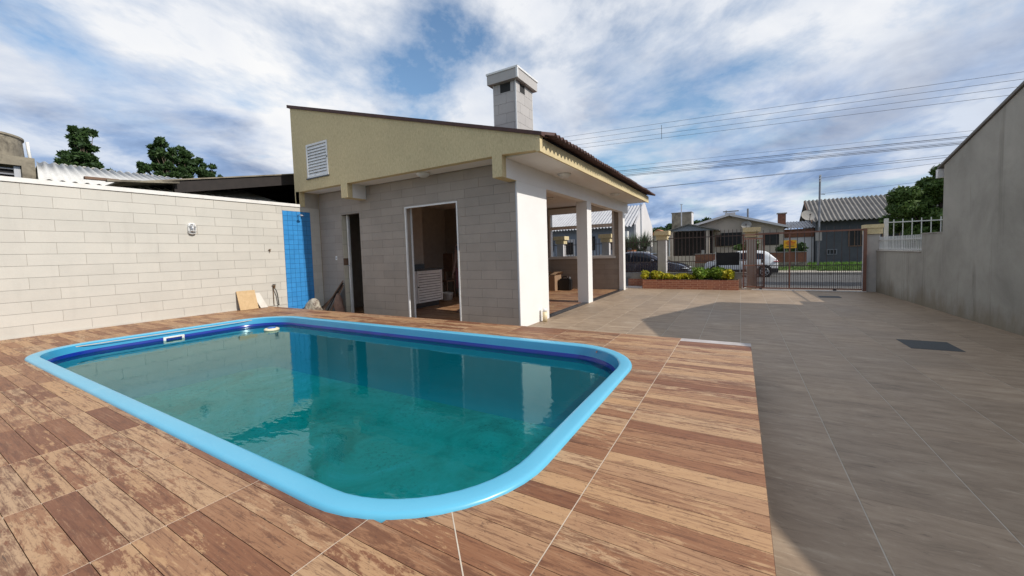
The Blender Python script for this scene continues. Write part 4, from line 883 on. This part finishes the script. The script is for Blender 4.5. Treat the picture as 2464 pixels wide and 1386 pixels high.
# ================================================================== CARS
def car(name, label, X0, Yc, sgn, L, width, top, bot, belt, roofw, body, glassx, side, wheels, wr, gz=-.19):
    """top: (x,z) silhouette from tail to nose; sgn=+1 nose towards +X. glassx: x ranges of rear and front screens"""
    t_ = thing(name, label, 'car', (X0+sgn*L/2, Yc, gz))
    tx, tz = [p[0] for p in top], [p[1] for p in top]; T = lambda x: float(np.interp(x, tx, tz)); hw = width/2
    def taper(x): return float(np.interp(x, [0, .12*L, .3*L, .75*L, .93*L, L], [.80, .95, 1, 1, .93, .74]))
    def wz(z, x):
        k = float(np.interp(z, [.2, .5, belt*.75, belt, max(tz)], [.92, .99, 1., .95, roofw])); return hw*k*taper(x)
    xs = sorted(set([0, .03*L, .97*L, L]+list(np.linspace(.06*L, .94*L, 30))+[p[0] for p in top]))
    loops = []
    for x in xs:
        zt_ = T(x); lv = [bot, bot+.12, .5, belt*.78, belt, belt+(zt_-belt)*.5, belt+(zt_-belt)*.88] if zt_ > belt+.05 else [bot, bot+.12, min(.5, zt_-.1), min(belt*.78, zt_-.06), zt_-.04, zt_-.025, zt_-.012]
        l = [(x, wz(z, x), z) for z in lv]+[(x, wz(zt_, x)*.86, zt_)]; loops.append(l+[(a, -b, c) for a, b, c in reversed(l)])
    m = len(loops[0]); X = lambda p: (X0+sgn*p[0], Yc+sgn*p[1], gz+p[2])
    vs = [X(p) for l in loops for p in l]; fs = [(i*m+k, i*m+k+1, (i+1)*m+k+1, (i+1)*m+k) for i in range(len(loops)-1) for k in range(m-1)]
    fs += [tuple(range(m)), tuple(range(len(loops)*m-1, (len(loops)-1)*m-1, -1))]
    MB().add(vs, fs).build('body', body, t_, True, fix=True)
    for (a, b), nm in zip(glassx, ('rear_window', 'windscreen')):
        st_ = list(np.linspace(a, b, 5)); g = MB(); v = []
        for x in st_:
            z = T(x); y = wz(z, x)*.80; v += [X((x, -y, z+.012)), X((x, y, z+.012))]
        g.add(v, [(2*i, 2*i+1, 2*i+3, 2*i+2) for i in range(4)]).build(nm, 'car_glass', t_, True)
    for s in (-1, 1):
        for q in side:
            zlo = belt+.03; n = len(q); v = [X((x, s*(wz(z, x)+.012), z)) for x, z in q]
            MB().add(v, [tuple(range(n))]).build('side_window', 'car_glass', t_)
        for wx in wheels:
            w0 = hw*taper(wx)
            MB().cyl(X((wx, s*(w0-.02), wr+.03)), X((wx, s*(w0+.010), wr+.03)), wr*1.22, n=24).build('wheel_arch', 'car_trim', t_)
            wh = MB().cyl(X((wx, s*(w0-.18), wr)), X((wx, s*(w0+.02), wr)), wr, n=24).build('wheel', 'tyre', t_, False)
            MB().cyl(X((wx, s*(w0+.0205), wr)), X((wx, s*(w0+.026), wr)), wr*.68, n=20).build('hub', 'car_trim', wh)
            for k in range(5):
                a = 2*math.pi*k/5+.3; MB().beam(X((wx, s*(w0+.03), wr)), X((wx+wr*.66*math.cos(a), s*(w0+.03), wr+wr*.66*math.sin(a))), .012, wr*.2).build('spoke', 'alloy', wh)
            MB().lathe([(wr*.62, 0), (wr*.70, .01), (wr*.72, 0)], X((wx, s*(w0+.024), wr)), 20, Matrix.Rotation(-s*sgn*math.pi/2, 3, 'X')).build('rim', 'alloy', wh, True)
        MB().box(*sorted((X((wheels[0]+wr*1.3, 0, 0))[0], X((wheels[1]-wr*1.3, 0, 0))[0])), *sorted((Yc+s*(hw-.03), Yc+s*(hw+.006))), gz+bot-.02, gz+bot+.13).build('sill', 'car_trim', t_)
        zm = belt+.06; c = X((L*.665, s*(hw*.97+.08), zm+.04)); MB().lathe([(.0, -.07), (.07, -.05), (.09, 0), (.07, .05), (.0, .07)], c, 12).build('mirror', body if sgn > 0 else 'car_trim', t_, True)
    return t_, X, wz
hb, X, wz = car('hatchback', 'white hatchback parked on the far side of the street, tail to the right', 1.78, 26.4, -1, 3.62, 1.62,
    [(0, .75), (.03, .95), (.16, 1.08), (.42, 1.34), (.60, 1.44), (1.1, 1.49), (1.8, 1.47), (2.15, 1.38), (2.72, 1.02), (3.2, .94), (3.48, .84), (3.6, .70), (3.62, .5)], .30, .92, .74, 'car_white',
    [(.18, .52), (2.2, 2.70)], [[(.62, 1.0), (.70, 1.30), (1.35, 1.38), (1.35, .98)], [(1.42, .98), (1.42, 1.38), (1.95, 1.34), (2.45, 1.0)]], (.62, 2.98), .30)
for s in (-1, 1):
    MB().lathe([(.0, .05), (.10, .03), (.15, .0), (.12, -.03), (.0, -.05)], X((.10, s*.62, .86)), 14, Matrix.Diagonal((1., 1.1, .62))).build('tail_lamp', 'tail_red', hb, True)
    MB().lathe([(.0, .06), (.12, .03), (.16, .0), (.0, -.05)], X((3.44, s*.56, .72)), 14, Matrix.Diagonal((.9, 1., .5))).build('headlamp', 'lamp_clear', hb, True)
MB().box(*sorted((X((0, 0, 0))[0]+.02, X((.35, 0, 0))[0])), 26.4-.76, 26.4+.76, .06, .30).build('bumper', 'car_trim', hb, bevel=.03)
MB().box(*sorted((X((3.3, 0, 0))[0], X((3.64, 0, 0))[0])), 26.4-.70, 26.4+.70, .06, .26).build('bumper', 'car_trim', hb, bevel=.03)
sn, X, wz = car('sedan', 'dark navy sedan parked close behind the front fence', -6.55, 19.9, 1, 4.6, 1.86,
    [(0, .75), (.04, 1.05), (.25, 1.14), (.70, 1.18), (1.45, 1.55), (1.95, 1.645), (2.5, 1.63), (2.95, 1.52), (3.62, 1.13), (4.15, 1.02), (4.45, .90), (4.57, .72), (4.6, .5)], .27, 1.10, .70, 'car_navy',
    [(.78, 1.42), (2.98, 3.58)], [[(1.0, 1.16), (1.55, 1.52), (2.02, 1.57), (2.02, 1.15)], [(2.08, 1.15), (2.08, 1.57), (2.65, 1.53), (3.38, 1.15)]], (.85, 3.72), .33, -.19)
for s in (-1, 1):
    MB().lathe([(.0, .08), (.16, .05), (.24, .0), (.0, -.06)], X((4.36, s*.66, .82)), 14, Matrix.Diagonal((1., .9, .5))).build('headlamp', 'lamp_clear', sn, True)
    MB().lathe([(.0, .07), (.10, .05), (.14, .0), (.0, -.06)], X((.08, s*.66, .95)), 14).build('tail_lamp', 'tail_red', sn, True)

# ================================================================== HOUSES ACROSS THE STREET
def corr_slope(x0, x1, y0, z0, y1, z1, pitch, amp, nper=6):   # waves along X, slope along Y
    n = int((x1-x0)/pitch*nper); vs, fs = [], []
    for k in range(n+1):
        x = x0+(x1-x0)*k/n; dz = amp*math.cos(2*math.pi*x/pitch)
        vs += [(x, y0, z0+dz), (x, y1, z1+dz), (x, y1, z1+dz-.03), (x, y0, z0+dz-.03)]
    for k in range(n):
        a, b = 4*k, 4*k+4; fs += [(a, b, b+1, a+1), (a+1, b+1, b+2, a+2), (a+2, b+2, b+3, a+3), (a+3, b+3, b, a)]
    return MB().add(vs, fs)
def window(parent, x0, x1, y, z0, z1, m='timber', glass_='dark_void', bars=2):
    f = wallbox(x0, x1, z0, z1, [(x0+.06, x1-.06, z0+.06, z1-.06)], y-.05, y-.001).build('window', m, parent); MB().box(x0+.05, x1-.05, y-.025, y-.015, z0+.05, z1-.05).build('pane', glass_, f)
    for k in range(bars):
        x = x0+(x1-x0)*(k+1)/(bars+1); MB().box(x-.02, x+.02, y-.048, y-.026, z0+.06, z1-.06).build('mullion', m, f)
# right: dark blue-grey house
h1 = thing('grey_house', 'dark blue-grey house with weathered corrugated roof behind the gate', 'house', (8, 39, .1))
MB().box(4.75, 13, 36, 43, -.2, 3.35).build('wall', 'blue_grey_wall', h1)
MB().prism([(36, 3.351), (43, 3.351), (39.5, 4.85)], 'x', 4.80, 4.95).build('gable_wall', 'blue_grey_wall', h1)
rr = corr_slope(4.45, 13.2, 35.35, 3.17, 39.5, 5.05, .25, .05).build('roof', 'fibre_roof_grey', h1); corr_slope(4.45, 13.2, 39.5, 5.05, 43.6, 3.17, .25, .05).build('rear_slope', 'fibre_roof_grey', rr)
MB().beam((4.42, 35.32, 3.08), (4.42, 39.5, 4.96), .05, .16).build('barge_board', 'timber', rr)
window(h1, 6.55, 7.55, 36, 1.30, 2.45); window(h1, 5.35, 5.95, 36, .75, 1.15, 'grey_steel'); window(h1, 8.3, 9.2, 36, 1.30, 2.45)
def dish(label, c, r, az):
    t_ = thing('satellite_dish', label, 'satellite dish', c, 'satellite dishes on the houses')
    m_ = Matrix.Rotation(az, 3, 'Z') @ Matrix.Rotation(math.radians(62), 3, 'X')
    MB().lathe([(.0, -.16*r), (.45*r, -.125*r), (.8*r, -.045*r), (r, .0), (r*1.02, .012)], c, 24, m_).build('reflector', 'concrete', t_, True)
    c = Vector(c); MB().tube([c+m_ @ Vector((0, -r, 0)), c+m_ @ Vector((0, -.3*r, .75*r))], .018, 6).build('feed_arm', 'dark_iron', t_)
    MB().cyl(c+m_ @ Vector((0, -.34*r, .62*r)), c+m_ @ Vector((0, -.3*r, .86*r)), .05).build('feed', 'dark_iron', t_); MB().tube([c+m_ @ Vector((0, 0, -.2*r)), c+Vector((.15, .5, -.15))], .03, 6).build('mount', 'grey_steel', t_)
dish('pale satellite dish at the left eave of the dark grey house', (4.2, 35.2, 3.62), .42, .2)
# centre: beige house with carport
h2 = thing('beige_house', 'beige gabled house across the street with dark barred openings', 'house', (-.5, 40, .2))
MB().prism([(-4.9, -.2), (2.85, -.2), (2.85, 2.92), (-.74, 4.0), (-4.9, 2.92)], 'y', 36, 36.2).build('front_wall', 'beige_wall', h2)
MB().box(2.65, 2.85, 36.2, 44, -.2, 2.9).box(-4.9, -4.7, 36.2, 44, -.2, 2.9).build('side_wall', 'beige_wall', h2)
for a, b in (((-.74, 4.12), (3.15, 2.93)), ((-.74, 4.12), (-5.2, 2.90))):
    rs = MB().prism([a, b, (b[0], b[1]-.07), (a[0], a[1]-.07)], 'y', 35.55, 44.5).build('roof_slope', 'fibre_roof_grey', h2)
    MB().beam((a[0], 35.52, a[1]-.05), (b[0], 35.52, b[1]-.05), .05, .16).build('barge_board', 'pale_wall', rs)
window(h2, 1.50, 2.53, 36, 1.58, 2.52, 'dark_timber', bars=1); window(h2, -1.75, -1.32, 36, 1.58, 2.52, bars=1)
aw = MB().box(-1.30, .12, 35.80, 35.99, 1.62, 2.66).build('roller_screen', 'black_mesh', h2)
MB().box(2.55, 3.05, 37.2, 37.7, 3.0, 3.98).build('chimney', 'brick_wall', h2); MB().box(2.48, 3.12, 37.15, 37.75, 3.981, 4.06).build('chimney_cap', 'concrete', h2)
MB().box(-1.1, -.35, 38, 38.5, 3.85, 4.42).build('white_chimney', 'pale_wall', h2); MB().box(-1.25, -.1, 38.0, 38.4, 4.50, 4.56).box(-1.05, -.98, 38.1, 38.2, 4.421, 4.62).build('chimney_top', 'concrete', h2); MB().cyl((.55, 38.2, 3.7), (.55, 38.2, 4.65), .07, n=8).build('flue', 'grey_steel', h2)
dish('pale satellite dish on the wall of the beige house', (.42, 35.5, 3.2), .34, -.1)
h3 = thing('carport', 'low gabled carport with dark bars left of the beige house', 'carport', (-3.3, 34, .1))
MB().prism([(-5.05, 2.93), (-1.65, 2.85), (-3.45, 3.36)], 'y', 33.9, 34.0).build('gable', 'slate_wall', h3)
for a, b in (((-3.45, 3.45), (-1.35, 2.88)), ((-3.45, 3.45), (-5.35, 2.92))): MB().prism([a, b, (b[0], b[1]-.07), (a[0], a[1]-.07)], 'y', 33.6, 36).build('roof_slope', 'fibre_roof_grey', h3)
for x in (-4.75, -2.15): MB().box(x-.12, x+.12, 33.9, 34.1, -.1, 2.85).build('post', 'beige_wall', h3)
for k in range(22): MB().box(-4.58+k*.107, -4.56+k*.107, 33.94, 33.96, .1, 2.85).build('bar', 'dark_timber', h3)
MB().box(-4.9, -1.9, 35.85, 35.99, -.1, 2.9).build('shade_sheet', 'dark_timber', h3)  # dark sheet standing in for the shade inside the carport
MB().box(-2.55, -2.35, 33.3, 33.5, .1, 1.35).build('meter_post', 'concrete', h3)
tk = thing('concrete_tank', 'square grey concrete water tank behind the carport roof', 'water tank', (-4.2, 37.6, 0)); MB().box(-5.15, -3.60, 37, 38.6, 2.6, 4.60).build('tank', 'old_concrete', tk); MB().box(-3.59, -3.57, 37.02, 38.58, 2.6, 4.58).build('pale_side', 'pale_wall', tk)  # one side of the tank gets a paler panel
MB().box(-5.2, -3.55, 36.95, 38.65, 4.601, 4.66).build('lid', 'concrete', tk)
def aerial(label, x, y, z0, z1, arms=()):
    t_ = thing('aerial_mast', label, 'mast', (x, y, z0)); MB().cyl((x, y, z0), (x, y, z1), .045, .035, 8).build('mast', 'steel', t_)
    for dz, w_ in arms: MB().box(x-w_, x+w_, y-.02, y+.02, z1+dz-.02, z1+dz+.02).build('arm', 'steel', t_)
aerial('pale steel mast rising behind the carport roof', -4.05, 34.3, 2.9, 5.05, ((0, .09),))
aerial('dark pole in front of the white gable end', -4.95, 23.6, -.06, 4.2); 
bw = thing('brick_garden_wall', 'low brown brick garden wall in front of the beige house', 'wall', (.5, 32, .1)); MB().box(-2.85, 3.75, 32, 32.2, -.1, 1.05).build('wall', 'brick_wall', bw); MB().box(-2.85, 3.75, 31.985, 31.999, -.1, .40).build('plinth', 'old_concrete', bw); MB().box(-2.9, 3.8, 31.97, 32.23, 1.051, 1.09).build('coping', 'concrete', bw)
cw2 = thing('pebble_wall', 'short tan garden wall below the carport', 'wall', (-4, 31.5, 0)); MB().box(-5.0, -2.86, 31.9, 32.1, -.1, .95).build('wall', 'beige_wall', cw2)
ow = thing('brick_outbuilding', 'red brick outbuilding with pale corrugated roof between the two houses', 'outbuilding', (3.7, 37, 0)); MB().box(2.9, 4.7, 36.6, 40, -.1, 2.70).build('wall', 'pale_wall', ow); MB().box(2.88, 4.72, 36.55, 36.599, 2.1, 2.72).build('brick_band', 'brick_wall', ow); corr_slope(2.85, 4.75, 36.4, 2.80, 40, 3.45, .2, .035).build('roof', 'fibre_roof_pale', ow)
sg = thing('yellow_sign', 'orange-yellow printed sign among dark shrubs by the brick garden wall', 'sign', (2.85, 31.9, 1.3))
MB().box(2.50, 3.20, 31.86, 31.89, 1.32, 1.86).build('panel', 'sign_yellow', sg)
MB().box(2.70, 2.98, 31.852, 31.859, 1.74, 1.80).box(2.60, 3.12, 31.852, 31.859, 1.64, 1.71).box(2.68, 3.06, 31.852, 31.859, 1.55, 1.60).build('red_lettering', 'sign_red', sg); MB().box(2.66, 3.08, 31.852, 31.859, 1.43, 1.48).build('dark_lettering', 'sign_dark', sg)
for x in (2.55, 3.15): MB().cyl((x, 31.93, -.05), (x, 31.93, 1.85), .025).build('leg', 'grey_steel', sg)
def bush(name, label, cs, n, size, m, stem=None):
    t_ = thing(name, label, 'bush', (cs[0][0], cs[0][1], 0)); foliage('foliage', m, t_, cs, n, size)
    mm = MB()
    for c in cs: mm.tube([(c[0], c[1], max(-.1, c[2]-c[5]*1.6)), (c[0]+.05, c[1], c[2])], .03, 5)
    mm.build('stem', 'bark', t_)
bush('dark_bush', 'dark green bush below the yellow sign', [(2.55, 32.5, 1.25, .45, .3, .3), (3.2, 32.5, 1.2, .5, .3, .3), (3.5, 32.5, 1.35, .3, .3, .3)], 900, .13, 'leaf_dark')
bush('thin_bush', 'sparse leafy bush before the beige house wall', [(.1, 33, 1.45, .5, .3, .25), (.7, 33, 1.6, .45, .3, .45)], 420, .13, 'leaf_mid')
# left: white-gabled house with pale corrugated roof, seen right of the veranda and through its window
h4 = thing('white_gable_house', 'slate walled house with pale corrugated roof and white gable end', 'house', (-11, 33.5, 0))
GX = -6.72
MB().box(-18, GX-.16, 30.3, 36.6, -.2, 3.35).build('wall', 'slate_wall', h4)
MB().prism([(30.25, -.2), (36.7, -.2), (36.7, 3.5), (33.6, 5.35), (30.25, 3.45)], 'x', GX-.15, GX).build('gable_wall', 'pale_wall', h4)
r4 = corr_slope(-18.3, GX-.16, 29.4, 3.28, 33.55, 5.20, .25, .05).build('roof', 'fibre_roof_pale', h4); corr_slope(-18.3, GX-.16, 33.55, 5.20, 37, 3.3, .25, .05).build('rear_slope', 'fibre_roof_pale', r4)
for a, b in ((-8.6, -7.9), (-10.9, -9.9), (-14.5, -13.5)): window(h4, a, b, 30.3, 1.6, 2.7, 'dark_timber', bars=3)
MB().box(-12.7, -11.6, 30.24, 30.299, -.05, 2.55).build('door', 'pale_wall', h4); window(h4, -12.55, -11.75, 30.239, 1.3, 2.3, 'dark_timber', bars=5)
MB().box(-7.9, -7.25, 29.8, 30.299, 2.35, 2.95).build('air_conditioner', 'white_plastic', h4)
dish('small pale satellite dish below the air conditioner of the white-gabled house', (-6.35, 28.2, 2.12), .30, .3)
yp = thing('garden_palisade', 'cream garden wall with narrow openings left of the carport', 'wall', (-6.5, 28.7, 0))
for k in range(16): MB().box(-9+k*.26, -8.88+k*.26, 28.6, 28.72, -.05, 1.15).build('slat', 'beige_wall', yp)
MB().box(-9.05, -4.9, 28.58, 28.74, 1.151, 1.25).build('rail', 'beige_wall', yp)
# yucca clump in front of it
yu = thing('yucca', 'big spiky grey-green yucca behind the navy car', 'plant', (-5.15, 22.8, -.1))
v, f = [], []
for hx, hy, hz, n in ((-5.2, 22.8, 1.62, 300), (-4.6, 22.9, 1.66, 320), (-5.75, 22.9, 1.5, 260), (-4.95, 22.7, 1.1, 240)):
    for _ in range(n):
        a, e = RNG.uniform(0, 6.283), RNG.uniform(.05, 1.45); d = Vector((math.cos(a)*math.cos(e), math.sin(a)*math.cos(e), math.sin(e))); L = RNG.uniform(.6, 1.05); s_ = d.cross(Vector((0, 0, 1))).normalized()*.028
        c = Vector((hx, hy, hz)); i = len(v); v += [c+s_+d*.05, c-s_+d*.05, c+d*L]; f.append((i, i+1, i+2))
MB().add(v, f).build('leaves', 'leaf_grey', yu); MB().cyl((-5.15, 22.85, -.1), (-5.2, 22.8, 1.65), .16, .12, 10).cyl((-5.0, 22.85, -.1), (-4.6, 22.9, 1.7), .13, .10, 10).cyl((-5.3, 22.9, -.1), (-5.75, 22.9, 1.55), .12, .10, 10).build('trunk', 'bark', yu)
pt = thing('hanging_pot', 'terracotta and black plant pot on the yucca trunk', 'pot', (-5.3, 22.2, 1.2)); MB().lathe([(.0, 0), (.16, 0), (.20, .28), (.0, .28)], (-5.2, 22.3, 1.15), 16).build('pot', 'black_plastic', pt); MB().lathe([(.0, .281), (.24, .281), (.26, .38), (.0, .38)], (-5.2, 22.3, 1.15), 16).build('rim', 'terracotta', pt)
# utility pole of the grey house
up = thing('service_pole', 'thin steel service pole with meter box before the dark grey house', 'pole', (4.15, 30.6, -.1))
MB().cyl((4.15, 30.6, -.1), (4.2, 30.6, 5.75), .06, .05, 10).build('pole', 'grey_steel', up); MB().box(4.0, 4.3, 30.4, 30.55, 1.75, 2.25).build('meter_box', 'concrete', up)
for k in range(3): MB().cyl((4.2, 30.53, 5.7-.16*k), (4.2, 30.44, 5.7-.16*k), .05, n=8).build('insulator', 'white_plastic', up)
MB().beam((4.2, 30.6, 4.6), (4.45, 30.6, 4.55), .03, .03).build('bracket', 'dark_iron', up)
# small far roofs and trees in the gap
fh = thing('distant_houses', 'small distant pinkish houses in the gap beside the white gable', 'house', (-10, 62, 0)); MB().box(-11.4, -9.2, 62, 66, 0, 3.6).build('wall', 'beige_wall', fh); MB().prism([(-11.7, 3.6), (-8.9, 3.6), (-10.6, 4.5)], 'y', 61.7, 66).build('roof', 'terracotta', fh); MB().box(-8.8, -6.6, 60, 64, 0, 3.0).build('annex', 'pale_wall', fh); MB().prism([(-9.0, 3.0), (-6.4, 3.0), (-7.6, 3.7)], 'y', 59.7, 64).build('annex_roof', 'fibre_roof_pale', fh)

# ================================================================== TREES
def tree(label, base, trunk_h, clumps, n, size, m, limbs=True, tr=.2, grp=None, name='tree'):
    t_ = thing(name, label, 'tree', base, grp); b = Vector(base); foliage('crown', m, t_, clumps, n, size)
    mm = MB(); top = b+Vector((0, 0, trunk_h)); mm.tube([b, b+Vector((tr*.3, 0, trunk_h*.5)), top], [tr, tr*.8, tr*.6], 9)
    for c in clumps:
        if limbs: mm.tube([b+Vector((0, 0, trunk_h*.8)), (b+Vector((0, 0, trunk_h))+Vector(c[:3]))/2+Vector((0, 0, -.1)), Vector(c[:3])], [tr*.30, tr*.17, tr*.06], 6)
    mm.build('trunk', 'bark', t_, True); return t_
def cl(c, spread, k, r, flat=.75): return [(c[0]+RNG.uniform(-1, 1)*spread[0], c[1]+RNG.uniform(-1, 1)*spread[1], c[2]+RNG.uniform(-1, 1)*spread[2], r*RNG.uniform(.7, 1.25), r*RNG.uniform(.7, 1.25), r*flat*RNG.uniform(.7, 1.2)) for _ in range(k)]
tree('dense dark green tree overhanging beside the grey neighbour building', (6.6, 21.5, -.2), 1.8, cl((6.5, 21.5, 2.45), (1.25, .7, .95), 34, .42)+cl((6.9, 21.6, 3.7), (.75, .5, .65), 20, .32)+cl((5.55, 21.3, 2.75), (.4, .4, .5), 12, .26), 46000, .07, 'leaf_mid')
def gum(label, x, y0, parts, base_z, n, sz):
    cs = []
    for (yy, zz_, ry, rz, k) in parts: cs += cl((x, yy, zz_), (1.2, ry*.85, rz*.85), int(k*1.6), min(ry, rz)*.36, .7)
    yb = parts[0][0]; tree(label, (x, yb, -.2), base_z, cs, n, sz, 'leaf_dark', True, .32, 'gum trees beyond the left roofs', 'gum_tree')
gum('tall narrow gum tree behind the white corrugated roof', -60, 0, [(13.3, 15.0, .9, 1.2, 12), (13.0, 13.0, 1.3, 1.3, 14), (11.9, 12.2, .8, .8, 8), (14.6, 11.6, .9, .7, 8), (13.2, 11.2, 1.4, .8, 8)], 10, 11000, .30)
gum('broad rounded gum tree beyond the lean-to roof', -60, 0, [(20.9, 15.2, 1.8, 1.2, 16), (19.6, 14.2, 1.0, 1.0, 9), (22.6, 14.0, 1.3, 1.1, 10), (18.7, 12.6, 1.2, .8, 9), (21.2, 12.6, 1.8, .9, 12)], 10, 13000, .30)
gum('small gum tree right of the broad gum tree', -60, 0, [(24.4, 13.5, .9, .8, 8), (24.8, 12.5, 1.2, .8, 9), (26.0, 12.0, .7, .5, 5)], 9.5, 4500, .28)
for lb, x, y, z, w_ in (('small far dark tree beside the white gable end', -14.3, 80, 4.6, 1.5), ('far dark tree left of the concrete tank', -12.5, 82, 5.2, 1.6), ('far dark tree between the tank and the beige gable', -6.3, 80, 5.9, 1.7), ('far low tree behind the carport ridge', -4.2, 82, 5.4, 1.6)):
    tree(lb, (x, y, 0), z-1.5, cl((x, y, z), (w_*.8, w_*.5, .7), 9, .8), 1500, .30, 'leaf_dark', False, .25, 'far trees beyond the houses', 'far_tree')

# ================================================================== LEFT NEIGHBOUR
lt = thing('lean_to_roof', 'dark timber lean-to roof behind the garden wall against the house', 'lean-to', (-12.8, 5.2, 0))
def sl(y): return 3.30+(y-2.99)*(4.05-3.30)/(6.67-2.99)
def slab(x0, x1, y0, y1, d0, d1, m, nm, p): return MB().add([(x0, y0, sl(y0)+d0), (x1, y0, sl(y0)+d0), (x1, y1, sl(y1)+d0), (x0, y1, sl(y1)+d0), (x0, y0, sl(y0)+d1), (x1, y0, sl(y0)+d1), (x1, y1, sl(y1)+d1), (x0, y1, sl(y1)+d1)], [(3, 2, 1, 0), (4, 5, 6, 7), (0, 1, 5, 4), (1, 2, 6, 5), (2, 3, 7, 6), (3, 0, 4, 7)]).build(nm, m, p)
slab(-16, -11.15, 2.9, 9.4, -.03, .0, 'old_concrete', 'roof_sheet', lt); slab(-11.29, -11.19, 3.9, 9.4, -.31, -.031, 'dark_timber', 'edge_beam', lt)
for x in (-12.4, -13.6, -14.8): slab(x-.05, x+.05, 3.2, 9.4, -.20, -.031, 'dark_timber', 'rafter', lt)
MB().prism([(2.9, -.2), (9.4, -.2), (9.4, sl(9.4)-.04), (2.9, sl(2.9)-.04)], 'x', -16, -15.9).box(-15.9, -10.6, 9.3, 9.4, -.2, sl(9.3)-.04).build('added_back_wall', 'dark_timber', lt)  # dark back wall added to keep the space under the roof dark
MB().beam((-11.35, 4.6, 3.05), (-11.35, 6.5, 3.16), .05, .06).build('strut', 'timber', lt)
bl_ = thing('loose_boards', 'weathered boards lying on top of the lean-to edge', 'boards', (-11.2, 3.2, 3.3)); MB().beam((-11.1, 2.75, 3.28), (-11.1, 3.95, 3.40), .12, .04).build('board', 'old_concrete', bl_); MB().beam((-11.15, 2.45, 3.30), (-11.15, 2.95, 3.31), .10, .05).build('board', 'timber', bl_)
wr_ = thing('white_roof_shed', 'shed with white corrugated roof behind the garden wall', 'shed', (-13.5, 4, 0))
rm = corr(-15.2, -11.9, 4.22, 3.30, 1.98, 6.6, .177, .026, 8)
rm.v = [(x, y+(-11.9-x)*.165*(1-(y-1.98)/4.62), z) for x, y, z in rm.v]; rm.build('roof', 'fibre_roof_white', wr_, True)
corr(-15.2, -18, 4.22, 3.5, 2.55, 6.6, .177, .03, 6).build('rear_slope', 'fibre_roof_white', wr_, True)
MB().box(-17.8, -12.05, 2.4, 6.5, -.2, 3.2).build('wall', 'old_concrete', wr_)
wt = thing('water_tank', 'round weathered concrete water tank on a block platform behind the garden wall', 'water tank', (-14.6, 1.45, 0))
MB().lathe([(.0, 4.03), (.82, 4.03), (.80, 4.50), (.83, 4.505), (.83, 4.545), (.0, 4.56)], (-14.55, 1.42, 0), 32).build('tank', 'old_concrete', wt, False)
MB().box(-15.3, -13.75, .4, 2.26, 3.83, 4.028).build('platform', 'old_concrete', wt); MB().box(-13.95, -13.75, 2.06, 2.26, -.2, 3.829).box(-13.95, -13.75, .4, .6, -.2, 3.829).box(-15.3, -15.1, .4, 2.26, -.2, 3.829).build('pier', 'old_concrete', wt)
MB().tube([(-14.35, 2.27, 4.49), (-14.33, 2.275, 4.3), (-14.3, 2.30, 3.9)], .03, 8).build('overflow_pipe', 'white_plastic', wt, True)
lv_ = thing('louvre_window', 'grey louvre window under the round water tank', 'window', (-13.8, 1.4, 3.4))
MB().box(-13.94, -13.92, .61, 2.05, 3.2, 3.8).build('backing', 'dark_void', lv_)
for k in range(5): MB().beam((-13.88, .62, 3.28+k*.12), (-13.88, 2.04, 3.28+k*.12), .05, .03).build('blade', 'grey_steel', lv_)
MB().box(-13.92, -13.84, 1.96, 2.055, 3.2, 3.82).build('stile', 'steel', lv_)

# ================================================================== OVERHEAD WIRES
def wire(label, a, b, sag, r=.011, grp='overhead street wires'):
    a, b = Vector(a), Vector(b); p = [a.lerp(b, t/16)+Vector((0, 0, -sag*4*(t/16)*(1-t/16))) for t in range(17)]
    return tag(MB().tube(p, r*.62, 5).build('overhead_wire', 'wire'), label, 'wire', grp)
def zl(x, x1, z1, x2, z2): return z1+(z2-z1)*(x-x1)/(x2-x1)
YW = 17.7
UP = ((7.01, 6.336), (6.80, 6.13), (6.57, 5.93), (6.40, 5.72))
nmz = ('topmost of the four upper wires with a spacer', 'second of the four upper wires with a spacer', 'third of the four upper wires with a spacer', 'lowest of the four upper wires with a spacer')
for (a, b), lb in zip(UP, nmz): wire(lb, (-14, YW, zl(-14, -7.5, a, 7.1, b)), (14, YW, zl(14, -7.5, a, 7.1, b)), .0, .009)
tag(MB().box(-2.842, -2.828, YW-.008, YW+.008, 6.14, 6.72).build('wire_spacer', 'wire'), 'vertical spacer bar on the four upper wires', 'wire spacer')
LOW = ((5.30, 4.90, .007, 'faint single wire above the thick cable bundle'), (5.12, 4.74, .016, 'top cable of the thick middle bundle'), (5.06, 4.70, .010, 'thin cable just under the bundle top'), (4.98, 4.60, .008, 'thin middle cable of the bundle'), (4.91, 4.56, .016, 'dark lower cable of the middle bundle'), (4.86, 4.52, .012, 'lowest cable of the middle bundle'), (4.24, 4.16, .010, 'lone wire below the bundle'), (4.20, 4.24, .009, 'slack wire crossing below the bundle'))
for a, b, r, lb in LOW: wire(lb, (-14, YW+.15, zl(-14, -4.83, a, 6.0, b)), (14, YW+.15, zl(14, -4.83, a, 6.0, b)), .03, r)
wire('service wire from the steel pole to the right', (4.2, 30.5, 5.55), (16, 28, 5.9), .1, .012); wire('lower service wire from the steel pole to the right', (4.3, 30.5, 4.6), (16, 28, 5.2), .1, .01); wire('thin wire passing before the gum trees', (-42, -10, 8.2), (-42, 30, 9.3), .2, .02)
